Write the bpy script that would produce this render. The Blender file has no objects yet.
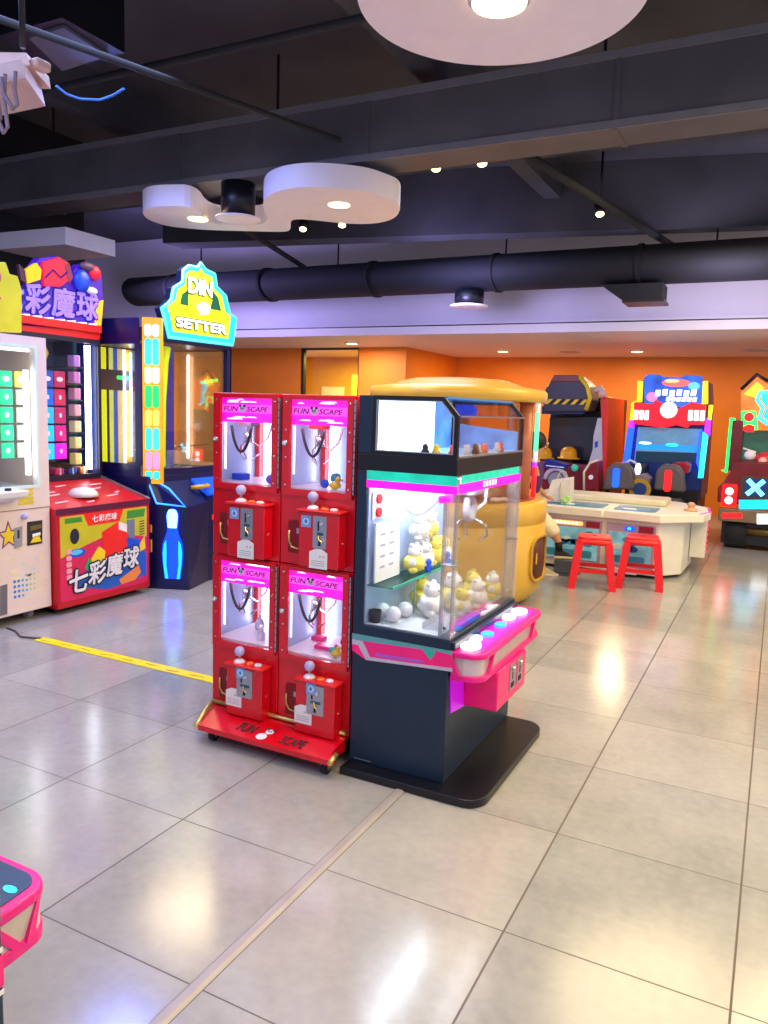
# Indoor arcade: red stacked claw machine and dark crane machine on a tiled floor, games along the walls.
import bpy, bmesh, math, random
from mathutils import Vector, Matrix
random.seed(7)
S = bpy.context.scene
COL = S.collection
def chaikin(p, n=2):
    for _ in range(n):
        q = []
        for k in range(len(p)):
            a, c = p[k], p[(k + 1) % len(p)]
            q += [(a[0] * .75 + c[0] * .25, a[1] * .75 + c[1] * .25), (a[0] * .25 + c[0] * .75, a[1] * .25 + c[1] * .75)]
        p = q
    return p
PI = math.pi

# ------------------------------------------------------------------ materials
def lin(h):
    h = h.lstrip('#')
    v = [int(h[i:i+2], 16) / 255 for i in (0, 2, 4)]
    return tuple(c / 12.92 if c <= .04045 else ((c + .055) / 1.055) ** 2.4 for c in v) + (1,)
_M = {}
def mat(name, hx, rough=.5, metal=0.0, var=.06, scale=9.0, em=0.0, bump=0.0, coat=0.0):
    """Principled material; a noise texture varies the colour a little."""
    if name in _M: return _M[name]
    m = bpy.data.materials.new(name); m.use_nodes = True
    nt = m.node_tree; b = nt.nodes['Principled BSDF']
    c = lin(hx)
    b.inputs['Roughness'].default_value = rough
    b.inputs['Metallic'].default_value = metal
    if coat: b.inputs['Coat Weight'].default_value = coat
    tc = nt.nodes.new('ShaderNodeTexCoord'); nz = nt.nodes.new('ShaderNodeTexNoise')
    nz.inputs['Scale'].default_value = scale
    nt.links.new(tc.outputs['Object'], nz.inputs['Vector'])
    rp = nt.nodes.new('ShaderNodeValToRGB')
    rp.color_ramp.elements[0].position = .3; rp.color_ramp.elements[1].position = .7
    rp.color_ramp.elements[0].color = tuple(x * (1 - var) for x in c[:3]) + (1,)
    rp.color_ramp.elements[1].color = tuple(min(1, x * (1 + var)) for x in c[:3]) + (1,)
    nt.links.new(nz.outputs['Fac'], rp.inputs['Fac'])
    nt.links.new(rp.outputs['Color'], b.inputs['Base Color'])
    if em:
        nt.links.new(rp.outputs['Color'], b.inputs['Emission Color'])
        b.inputs['Emission Strength'].default_value = em
    if bump:
        bp = nt.nodes.new('ShaderNodeBump'); bp.inputs['Strength'].default_value = bump
        nt.links.new(nz.outputs['Fac'], bp.inputs['Height']); nt.links.new(bp.outputs['Normal'], b.inputs['Normal'])
    _M[name] = m
    return m
def glass(name, tint='#ffffff', refl=.6):
    if name in _M: return _M[name]
    m = bpy.data.materials.new(name); m.use_nodes = True
    nt = m.node_tree; nt.nodes.clear()
    o = nt.nodes.new('ShaderNodeOutputMaterial'); mx = nt.nodes.new('ShaderNodeMixShader')
    t = nt.nodes.new('ShaderNodeBsdfTransparent'); g = nt.nodes.new('ShaderNodeBsdfGlossy')
    t.inputs['Color'].default_value = lin(tint); g.inputs['Roughness'].default_value = .02
    lw = nt.nodes.new('ShaderNodeFresnel'); lw.inputs['IOR'].default_value = 1.35
    mu = nt.nodes.new('ShaderNodeMath'); mu.operation = 'MULTIPLY'; mu.inputs[1].default_value = refl
    nt.links.new(lw.outputs[0], mu.inputs[0]); nt.links.new(mu.outputs[0], mx.inputs['Fac'])
    nt.links.new(t.outputs[0], mx.inputs[1]); nt.links.new(g.outputs[0], mx.inputs[2])
    nt.links.new(mx.outputs[0], o.inputs['Surface'])
    _M[name] = m
    return m

red = mat('red_enamel', '#dc061c', .25, var=.04, coat=.3)
red_dk = mat('red_cabinet', '#c1081a', .35, var=.04)  # plain darker red of the Chinese-lettered cabinet
red_plate = mat('red_plate', '#ef2a2a', .3, var=.04)
red_plastic = mat('red_plastic', '#e8141c', .35, var=.05)
navy = mat('navy_laminate', '#10283f', .42, var=.08)
black = mat('black_plastic', '#0b0d14', .4, var=.1)
black_metal = mat('black_metal', '#15171d', .3, .4, var=.1)
chrome = mat('chrome', '#d8d8dc', .15, .95, var=.03)
steel = mat('brushed_steel', '#b4b6bc', .32, .8, var=.05)
gold = mat('gold_metal', '#d8c070', .28, .7, var=.05)
white_p = mat('white_plastic', '#eceaf0', .35, var=.02)
white_f = mat('white_plush', '#f6f2ea', .9, var=.05, scale=60, bump=.6)
paper = mat('paper_white', '#f2efe8', .7, var=.02)
ink = mat('ink_dark', '#23242c', .7)
lav = mat('lavender_ball', '#b9b8e6', .25, var=.03)
orange_p = mat('orange_plastic', '#ff7a30', .35)
blue_p = mat('blue_plastic', '#1a52d8', .35)
yellow_p = mat('yellow_plastic', '#f2d21c', .4)
green_p = mat('green_plastic', '#20b060', .4)
pink_p = mat('pink_plastic', '#f02a86', .35)
teal_p = mat('teal_plastic', '#1fb49a', .35)
yellow_f = mat('yellow_plush', '#f4e06a', .9, var=.1, scale=60, bump=.6)
magenta_p = mat('magenta_plastic', '#f0148c', .3, var=.03)
pale = mat('pale_panel', '#b4c8ec', .25, var=.06, scale=4)
cream_p = mat('cream_plastic', '#efe9d2', .4, var=.03)
cable_m = mat('black_hose', '#14202c', .4)
rubber = mat('rubber', '#1c1c1e', .8)
skin_m = mat('skin', '#c98f6c', .6, var=.05)
e_tube = mat('led_tube', '#eef4ff', .4, em=8, var=0)
e_white = mat('led_white', '#f4f8ff', .4, em=12, var=0)
e_white_soft = mat('lit_white', '#f4f8ff', .4, em=2.0, var=0)
e_mag = mat('led_magenta', '#f210bc', .4, em=1.1, var=.15, scale=14)
e_teal = mat('led_teal', '#14b89c', .4, em=.7, var=.15, scale=14)
e_blue = mat('led_blue', '#1446ff', .4, em=2.4, var=.05)
e_cyan = mat('led_cyan', '#28d8ff', .4, em=1.6, var=.05)
e_green = mat('led_green', '#18f060', .4, em=2.0, var=.05)
e_red = mat('led_red', '#ff1418', .4, em=1.8, var=.05)
e_yellow = mat('led_yellow', '#ffe020', .4, em=1.4, var=.05)
e_orange = mat('led_orange', '#ff8a18', .4, em=1.3, var=.1)
e_purple = mat('led_purple', '#a028f8', .4, em=1.4, var=.05)
e_warm = mat('lamp_warm', '#ffdf8c', .4, em=8, var=0)
clear = glass('clear_glass')
clear2 = glass('clear_acrylic', '#eef4fa', 1.0)
def frosty(name, hx, k):
    m = glass(name, '#ffffff', .8); nt = m.node_tree
    out = nt.nodes['Material Output']; old = out.inputs['Surface'].links[0].from_socket
    df = nt.nodes.new('ShaderNodeBsdfDiffuse'); df.inputs['Color'].default_value = lin(hx); mx = nt.nodes.new('ShaderNodeMixShader'); mx.inputs['Fac'].default_value = k
    nt.links.new(old, mx.inputs[1]); nt.links.new(df.outputs[0], mx.inputs[2]); nt.links.new(mx.outputs[0], out.inputs['Surface'])
    return m
clear2 = frosty('acrylic_edge', '#f2f6ff', .10)

# ------------------------------------------------------------------ geometry helpers
def rrect(u0, v0, u1, v1, r, n=5):
    out = []
    for cx, cy, a0 in ((u1 - r, v0 + r, -90), (u1 - r, v1 - r, 0), (u0 + r, v1 - r, 90), (u0 + r, v0 + r, 180)):
        for k in range(n + 1):
            a = math.radians(a0 + 90 * k / n); out.append((cx + r * math.cos(a), cy + r * math.sin(a)))
    return out
def ell(cu, cv, ru, rv=None, n=24, a0=0, a1=360):
    rv = ru if rv is None else rv
    full = abs(a1 - a0) >= 360
    return [(cu + ru * math.cos(math.radians(a0 + (a1 - a0) * k / (n if full else n - 1))),
             cv + rv * math.sin(math.radians(a0 + (a1 - a0) * k / (n if full else n - 1)))) for k in range(n)]
AX = {'x': (1, 2, 0), 'y': (0, 2, 1), 'z': (0, 1, 2)}
class B:
    """Collects shapes in world coordinates; build() links them as one mesh object."""
    def __init__(s): s.bm = bmesh.new(); s.mats = []
    def mi(s, m):
        if m not in s.mats: s.mats.append(m)
        return s.mats.index(m)
    def _f(s, vs, m, sm=False):
        try: f = s.bm.faces.new(vs)
        except ValueError: return None
        f.material_index = s.mi(m); f.smooth = sm
        return f
    def prism(s, ax, pts, a, b, m, bev=0, seg=2):
        i, j, k = AX[ax]
        def P(p, d):
            v = [0, 0, 0]; v[i], v[j], v[k] = p[0], p[1], d; return v
        A = [s.bm.verts.new(P(p, a)) for p in pts]; Bv = [s.bm.verts.new(P(p, b)) for p in pts]
        fs = [s._f(A, m), s._f(Bv[::-1], m)]
        n = len(pts)
        for q in range(n): fs.append(s._f((A[q], A[(q + 1) % n], Bv[(q + 1) % n], Bv[q]), m))
        fs = [f for f in fs if f]
        bmesh.ops.recalc_face_normals(s.bm, faces=fs)
        if bev:
            es = list({e for f in fs for e in f.edges})
            r = bmesh.ops.bevel(s.bm, geom=es, offset=bev, segments=seg, affect='EDGES', profile=.5, clamp_overlap=True)
            for f in r['faces']: f.material_index = s.mi(m); f.smooth = True
        return s
    def box(s, x0, x1, y0, y1, z0, z1, m, bev=0, seg=2):
        return s.prism('z', [(x0, y0), (x1, y0), (x1, y1), (x0, y1)], z0, z1, m, bev, seg)
    def flat(s, ax, off, pts, m, t=.002):
        """A thin raised patch facing the room: -Y for ax 'y', +X for 'x', up for 'z'."""
        return s.prism(ax, pts, off, off - t if ax == 'y' else off + t, m)
    def frame(s, ax, u0, v0, u1, v1, l, r, b, t, d0, d1, m):
        for q in ((u0, v0, u0 + l, v1), (u1 - r, v0, u1, v1), (u0 + l, v0, u1 - r, v0 + b), (u0 + l, v1 - t, u1 - r, v1)):
            if q[2] - q[0] > 1e-5 and q[3] - q[1] > 1e-5:
                s.prism(ax, [(q[0], q[1]), (q[2], q[1]), (q[2], q[3]), (q[0], q[3])], d0, d1, m)
        return s
    def ring(s, ax, outer, inner, d0, d1, m):
        """Closed band between two outlines with the same number of points."""
        i, j, k = AX[ax]
        def P(p, d):
            v = [0, 0, 0]; v[i], v[j], v[k] = p[0], p[1], d; return s.bm.verts.new(v)
        R = [[P(p, d) for p in o] for o, d in ((outer, d0), (outer, d1), (inner, d1), (inner, d0))]
        n = len(outer); fs = []
        for a in range(4):
            for q in range(n):
                fs.append(s._f((R[a][q], R[a][(q + 1) % n], R[(a + 1) % 4][(q + 1) % n], R[(a + 1) % 4][q]), m))
        bmesh.ops.recalc_face_normals(s.bm, faces=[f for f in fs if f])
        return s
    def hull(s, pts8, m):
        """Box-like solid from bottom four and top four corners."""
        v = [s.bm.verts.new(p) for p in pts8]
        fs = [s._f([v[q] for q in f], m) for f in ((0, 1, 2, 3), (7, 6, 5, 4), (0, 4, 5, 1), (1, 5, 6, 2), (2, 6, 7, 3), (3, 7, 4, 0))]
        bmesh.ops.recalc_face_normals(s.bm, faces=[f for f in fs if f]); return s
    def cyl(s, p0, p1, r0, m, r1=None, n=16, caps=True):
        return s.tube([p0, p1], [r0, r0 if r1 is None else r1], m, n, caps)
    def tube(s, pts, r, m, n=8, caps=True, closed=False):
        pts = [Vector(p) for p in pts]; N = len(pts)
        rs = r if isinstance(r, (list, tuple)) else [r] * N
        rings = []; prev = None; fs = []
        for q in range(N):
            if closed: d = pts[(q + 1) % N] - pts[q - 1]
            else: d = pts[min(q + 1, N - 1)] - pts[max(q - 1, 0)]
            if d.length < 1e-9: d = Vector((0, 0, 1))
            d.normalize()
            if prev is None:
                u = d.cross(Vector((0, 0, 1)))
                if u.length < 1e-3: u = d.cross(Vector((1, 0, 0)))
            else:
                u = prev - d * prev.dot(d)
            u.normalize(); prev = u; w = d.cross(u)
            rings.append([s.bm.verts.new(pts[q] + (u * math.cos(2 * PI * k / n) + w * math.sin(2 * PI * k / n)) * rs[q]) for k in range(n)])
        for q in range(N if closed else N - 1):
            a, b = rings[q], rings[(q + 1) % N]
            for k in range(n): fs.append(s._f((a[k], a[(k + 1) % n], b[(k + 1) % n], b[k]), m, n > 6))
        if caps and not closed: fs += [s._f(rings[0][::-1], m), s._f(rings[-1], m)]
        bmesh.ops.recalc_face_normals(s.bm, faces=[f for f in fs if f])
        return s
    def lathe(s, c, prof, m, n=32, smooth=True, cap=True):
        rings = []; fs = []
        for r, z in prof:
            rings.append([s.bm.verts.new((c[0] + r * math.cos(2 * PI * k / n), c[1] + r * math.sin(2 * PI * k / n), c[2] + z)) for k in range(n)])
        for a, b in zip(rings, rings[1:]):
            for k in range(n): fs.append(s._f((a[k], a[(k + 1) % n], b[(k + 1) % n], b[k]), m, smooth))
        if cap: fs += [s._f(rings[0][::-1], m), s._f(rings[-1], m)]
        bmesh.ops.recalc_face_normals(s.bm, faces=[f for f in fs if f])
        return s
    def ball(s, c, r, m, sx=1, sy=1, sz=1, n=16, jit=0, rng=random):
        rr = bmesh.ops.create_uvsphere(s.bm, u_segments=n, v_segments=max(6, n // 2), radius=1)
        for v in rr['verts']:
            k = 1 + (rng.uniform(-jit, jit) if jit else 0)
            v.co = Vector((c[0] + v.co.x * r * sx * k, c[1] + v.co.y * r * sy * k, c[2] + v.co.z * r * sz * k))
        for f in {f for v in rr['verts'] for f in v.link_faces}: f.material_index = s.mi(m); f.smooth = True
        return s
    def text(s, string, ax, off, u0, v0, u1, v1, m, shear=0, bold=0, t=.002, rot=0, slope=None):
        """Lettering fitted into the rectangle u0..u1, v0..v1 on the plane ax = off."""
        cu = bpy.data.curves.new('lettering', 'FONT'); cu.body = string; cu.size = 1; cu.shear = shear
        cu.offset = bold; cu.extrude = .01; cu.resolution_u = 3
        o = bpy.data.objects.new('lettering', cu); COL.objects.link(o)
        bpy.context.view_layer.update()
        me = bpy.data.meshes.new_from_object(o.evaluated_get(bpy.context.evaluated_depsgraph_get()))
        bpy.data.objects.remove(o); bpy.data.curves.remove(cu)
        vs = [v.co.copy() for v in me.vertices]
        if vs:
            a0, a1 = min(v.x for v in vs), max(v.x for v in vs); b0, b1 = min(v.y for v in vs), max(v.y for v in vs)
            i, j, k = AX[ax]; sg = -1 if ax == 'y' else 1
            cu_, cv_ = (u0 + u1) / 2, (v0 + v1) / 2; nv = []
            for v in vs:
                u = u0 + (v.x - a0) / max(a1 - a0, 1e-6) * (u1 - u0); w = v0 + (v.y - b0) / max(b1 - b0, 1e-6) * (v1 - v0)
                if rot:
                    du, dw = u - cu_, w - cv_; u, w = cu_ + du * math.cos(rot) - dw * math.sin(rot), cv_ + du * math.sin(rot) + dw * math.cos(rot)
                d = off + sg * (t if v.z > 0 else 0)
                if slope: d += slope(u, w)
                p = [0, 0, 0]; p[i], p[j], p[k] = u, w, d; nv.append(s.bm.verts.new(p))
            for f in me.polygons: s._f([nv[q] for q in f.vertices], m)
        bpy.data.meshes.remove(me)
        return s
    def bold(s, string, ax, off, u0, v0, u1, v1, m, w, shear=0, t=.002, n=8):
        """Lettering thickened by overlaying shifted copies."""
        for k in range(n):
            a = 2 * PI * k / n; du, dv = w * math.cos(a), w * math.sin(a)
            s.text(string, ax, off + (k % 4) * .0001, u0 + du, v0 + dv, u1 + du, v1 + dv, m, shear, 0, t)
        return s
    def build(s, name, parent=None, label=None):
        me = bpy.data.meshes.new(name)
        L = Vector((0, 0, 0)); q = parent
        while q is not None: L = L + q.location; q = q.parent
        for v in s.bm.verts: v.co -= L
        s.bm.to_mesh(me); s.bm.free()
        for m in s.mats: me.materials.append(m)
        o = bpy.data.objects.new(name, me); COL.objects.link(o)
        if parent: o.parent = parent
        if label: o['label'] = label
        return o
def thing(name, loc, label, cat, group=None):
    o = bpy.data.objects.new(name, None); o.empty_display_size = .1; COL.objects.link(o); o.location = loc
    o['label'] = label; o['category'] = cat
    if group: o['group'] = group
    return o
def solo(b, name, label, cat, group=None, kind=None):
    """A thing that is one mesh, with its origin moved to the middle of its base."""
    o = b.build(name); o['label'] = label; o['category'] = cat
    if group: o['group'] = group
    if kind: o['kind'] = kind
    vs = o.data.vertices
    c = Vector((sum(v.co.x for v in vs) / len(vs), sum(v.co.y for v in vs) / len(vs), min(v.co.z for v in vs)))
    for v in vs: v.co -= c
    o.location = c
    return o
def setting(b, name):
    o = b.build(name); o['kind'] = 'structure'; return o

# ------------------------------------------------------------------ camera
cam = bpy.data.cameras.new('camera'); co = bpy.data.objects.new('camera', cam); COL.objects.link(co)
cam.sensor_fit = 'VERTICAL'; cam.sensor_height = 36; cam.lens = 768.354 / 1024 * 36; cam.clip_start = .05; cam.clip_end = 60
R, U, N = ((0.88893, 0.45686, 0.03306), (-0.08893, 0.10133, 0.99087), (0.44934, -0.88375, 0.13071))
co.matrix_world = Matrix(((R[0], U[0], N[0], 0), (R[1], U[1], N[1], 0), (R[2], U[2], N[2], 1.477), (0, 0, 0, 1)))
S.camera = co
S.view_settings.view_transform = 'Standard'; S.view_settings.look = 'None'; S.view_settings.gamma = 1
S.view_settings.use_curve_mapping = False; S.view_settings.exposure = 0.22
S.cycles.max_bounces = 10; S.cycles.transparent_max_bounces = 24; S.cycles.sample_clamp_indirect = 6
S.cycles.use_denoising = True

# ------------------------------------------------------------------ setting
def tile_mat():
    m = bpy.data.materials.new('floor_tiles'); m.use_nodes = True; nt = m.node_tree; b = nt.nodes['Principled BSDF']
    L = nt.links.new; nd = nt.nodes.new
    tc = nd('ShaderNodeTexCoord'); sp = nd('ShaderNodeSeparateXYZ'); L(tc.outputs['Object'], sp.inputs[0])
    def M(op, a, b_=None):
        n = nd('ShaderNodeMath'); n.operation = op
        for i, v in enumerate((a, b_)):
            if v is None: continue
            if isinstance(v, (int, float)): n.inputs[i].default_value = v
            else: L(v, n.inputs[i])
        return n.outputs[0]
    def grid(sock, off, w):
        f = M('FRACT', M('MULTIPLY', M('ADD', sock, -off + 60), 1 / .6))
        d = M('MINIMUM', f, M('SUBTRACT', 1.0, f))
        return M('LESS_THAN', d, w / .6), M('FLOOR', M('MULTIPLY', M('ADD', sock, -off + 60), 1 / .6))
    gx, ix = grid(sp.outputs['X'], -1.182, .0032); gy, iy = grid(sp.outputs['Y'], 1.994, .0022)
    g = M('MAXIMUM', gx, gy)
    cb = nd('ShaderNodeCombineXYZ'); L(ix, cb.inputs[0]); L(iy, cb.inputs[1])
    wn = nd('ShaderNodeTexWhiteNoise'); wn.noise_dimensions = '3D'; L(cb.outputs[0], wn.inputs['Vector'])
    nz = nd('ShaderNodeTexNoise'); nz.inputs['Scale'].default_value = 3.2; nz.inputs['Detail'].default_value = 6; L(tc.outputs['Object'], nz.inputs['Vector'])
    nz2 = nd('ShaderNodeTexNoise'); nz2.inputs['Scale'].default_value = 26; nz2.inputs['Detail'].default_value = 4; L(tc.outputs['Object'], nz2.inputs['Vector'])
    v = M('ADD', M('MULTIPLY', nz.outputs['Fac'], .5), M('ADD', M('MULTIPLY', nz2.outputs['Fac'], .3), M('MULTIPLY', wn.outputs['Value'], .2)))
    rp = nd('ShaderNodeValToRGB'); L(v, rp.inputs['Fac'])
    rp.color_ramp.elements[0].position = .3; rp.color_ramp.elements[0].color = lin('#8c8d8e')
    rp.color_ramp.elements[1].position = .72; rp.color_ramp.elements[1].color = lin('#aaa9a6')
    mx = nd('ShaderNodeMix'); mx.data_type = 'RGBA'; L(g, mx.inputs['Factor']); L(rp.outputs['Color'], mx.inputs['A']); mx.inputs['B'].default_value = lin('#4a3f3a')
    L(mx.outputs['Result'], b.inputs['Base Color'])
    L(M('ADD', M('MULTIPLY', nz2.outputs['Fac'], .12), M('ADD', .11, M('MULTIPLY', g, .4))), b.inputs['Roughness'])
    b.inputs['Specular IOR Level'].default_value = .85
    bp = nd('ShaderNodeBump'); bp.inputs['Strength'].default_value = .35; bp.inputs['Distance'].default_value = .002
    L(M('SUBTRACT', M('MULTIPLY', nz.outputs['Fac'], .15), g), bp.inputs['Height']); L(bp.outputs['Normal'], b.inputs['Normal'])
    return m
b = B(); b.box(-10.5, 5, -3, 13.2, -.1, 0, tile_mat()); setting(b, 'floor')
ceil_m = mat('ceiling_black', '#43444c', .8, var=.25, scale=1.5, bump=.2)
beam_m = mat('duct_dark_paint', '#5c5a5e', .62, var=.15, scale=2.5)
duct_m = mat('duct_black_paint', '#0b0e18', .8, var=.15, scale=2.5)
orange_w = mat('orange_wall_paint', '#ee8414', .55, var=.05, scale=3, bump=.05)
white_w = mat('white_wall_paint', '#d6d2dc', .6, var=.03, scale=3)
dark_w = mat('black_wall_paint', '#12131a', .7, var=.1)
b = B(); b.box(-10.5, 5, -3, 13.2, 3.95, 4.1, ceil_m); setting(b, 'ceiling')
b = B(); b.box(-6.4, -6.25, -3, 5.6, 0, 3.95, dark_w); setting(b, 'wall_left')
b = B(); b.box(-10.5, -10.4, 5.6, 13.2, 0, 3.95, white_w); setting(b, 'wall_left_far')
b = B(); b.box(-5.25, 5, 13.0, 13.15, 0, 2.46, orange_w); setting(b, 'wall_back')
b = B()   # nearer orange wall with the lit opening, and its return to the back wall
b.box(-10.4, -7.19, 10.9, 11.05, 0, 2.46, orange_w); b.box(-6.08, -5.25, 10.9, 11.05, 0, 2.46, orange_w); b.box(-5.4, -5.25, 11.05, 13.0, 0, 2.46, orange_w)
b.box(-7.19, -6.08, 10.9, 11.05, 0, .9, orange_w); setting(b, 'wall_back_near')
b = B(); b.box(-10.4, 5, 9.14, 13.1, 2.46, 2.56, mat('soffit_white', '#e6dfdc', .5, var=.02)); setting(b, 'ceiling_soffit')
b = B(); b.box(-10.4, 5, 9.18, 9.3, 2.56, 3.95, white_w); setting(b, 'wall_bulkhead')
b = B(); b.box(-10.4, 5, 9.155, 9.18, 2.56, 2.575, black); setting(b, 'trim_1')
b = B(); b.box(-10.4, 5, 9.13, 9.18, 2.575, 2.60, white_w); setting(b, 'trim_2')
# window into the lit yellow room
b = B(); b.frame('y', -7.19, .9, -6.08, 2.46, .05, .03, .05, .03, 10.92, 11.0, black); b.prism('y', [(-7.14, .95), (-6.11, .95), (-6.11, 2.43), (-7.14, 2.43)], 10.95, 10.956, clear); setting(b, 'window_1')
yroom = mat('yellow_room_paint', '#d0a51c', .6, var=.05)
b = B(); b.box(-8.4, -5.45, 12.9, 13.0, 0, 2.46, yroom); b.box(-7.0, -6.6, 12.3, 12.9, 0, 2.1, mat('yellow_room_pillar', '#b08c18', .6)); setting(b, 'wall_side_room')
b = B(); b.flat('y', 12.9, [(-8.0, 1.55), (-7.5, 1.55), (-7.5, 1.9), (-8.0, 1.9)], paper, .01); solo(b, 'notice_sheet', 'pale notice sheet on the yellow wall seen through the window', 'sign')
# metal strip set in the floor
b = B(); b.prism('y', [(-1.224, 0), (-1.214, .008), (-1.192, .008), (-1.182, 0)], .2, 3.6, mat('strip_metal', '#a29c9c', .5, .3)); setting(b, 'trim_3')
# ------------------------------------------------------------------ red stack of four small claw machines
def panda(b, ax, off, cu, cv, r, sl=None, wide=1.0):
    b.flat(ax, off, ell(cu, cv, r * wide, r), white_p, .003)
    for s in (-1, 1):
        b.flat(ax, off, ell(cu + s * r * .7 * wide, cv + r * .8, r * .36 * wide, r * .36, 12), ink, .0035)
        b.flat(ax, off, ell(cu + s * r * .36 * wide, cv + r * .1, r * .2 * wide, r * .26, 10), ink, .0042)
    b.flat(ax, off, ell(cu, cv - r * .35, r * .14 * wide, r * .1, 10), ink, .0042)
RX = -2.235
t = thing('claw_machine', (-1.868, 2.9, 0), 'tall red metal claw machine of four small windows stacked two by two, on casters', 'arcade machine')
b = B()   # stand: sloped red platform
b.hull([(-2.165, 2.52, .056), (-1.482, 2.52, .056), (-1.482, 2.56, .056), (-2.165, 2.56, .056), (-2.165, 2.52, .08), (-1.482, 2.52, .08), (-1.482, 2.56, .0875), (-2.165, 2.56, .0875)], red); b.hull([(-2.21, 2.56, .056), (-1.507, 2.56, .056), (-1.507, 3.06, .056), (-2.21, 3.06, .056), (-2.165, 2.56, .0875), (-1.507, 2.56, .0875), (-1.507, 2.68, .11), (-2.21, 2.68, .11)], red)
b.box(-2.21, -1.507, 2.68, 3.06, .056, .094, red)
st = b.build('stand', t)
sl = lambda u, w: 0
b = B(); b.tube([(-2.172, 2.512, .075), (-2.20, 2.62, .112), (-2.222, 2.69, .122)], .011, gold, 8); b.tube([(-2.225, 2.692, .122), (-1.512, 2.692, .122)], .010, gold, 8); b.tube([(-1.484, 2.512, .07), (-1.484, 2.565, .09)], .011, gold, 8)
b.build('gold_rail', st, 'gold metal rail')
b = B()   # printed name on the platform slope
sl = lambda u, w: 0.0
def slope_z(v): return .0805 + (v - 2.52) * .1875
b.text('FUN', 'z', .0825, -1.985, 2.55, -1.895, 2.61, ink, .1, .012, .001, 0, lambda u, w: (w - 2.52) * .1875); b.build('lettering', st)
b = B()
b.text('SCAPE', 'z', .0825, -1.755, 2.54, -1.635, 2.595, ink, .1, .012, .001, 0, lambda u, w: (w - 2.52) * .1875); b.build('lettering', st)
b = B()
def sp(pts, dz, m): b.hull([(p[0], p[1], slope_z(p[1]) + .0005) for p in pts] + [(p[0], p[1], slope_z(p[1]) + dz) for p in pts], m)
for cx, cy, r, m, dz in ((-1.845, 2.55, .025, white_p, .002), (-1.83, 2.59, .019, white_p, .002)):
    ps = ell(cx, cy, r, r * .9, 16)
    vb = [b.bm.verts.new((p[0], p[1], slope_z(p[1]) + .003)) for p in ps]; b._f(vb, m)
for cx, cy, r in ((-1.845, 2.607, .008), (-1.815, 2.605, .008), (-1.837, 2.592, .005), (-1.824, 2.592, .005)):
    b._f([b.bm.verts.new((p[0], p[1], slope_z(p[1]) + .0042)) for p in ell(cx, cy, r, r, 10)], ink)
b.build('panda_sticker', st, 'white panda sticker')
for cx, cy in ((-2.12, 2.575), (-1.53, 2.56), (-2.13, 3.0), (-1.56, 3.0)):
    b = B(); b.box(cx - .022, cx + .022, cy - .02, cy + .02, .045, .06, steel)
    b.box(cx - .02, cx - .016, cy - .012, cy + .012, .022, .05, steel); b.box(cx + .016, cx + .02, cy - .012, cy + .012, .022, .05, steel)
    b.cyl((cx - .013, cy, .025), (cx + .013, cy, .025), .025, rubber, n=18); b.build('caster', st)
units = [(RX, .815, 'upper', 0), (RX + .367, .815, 'upper', 1), (RX, .095, 'lower', 0), (RX + .367, .095, 'lower', 1)]
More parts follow.
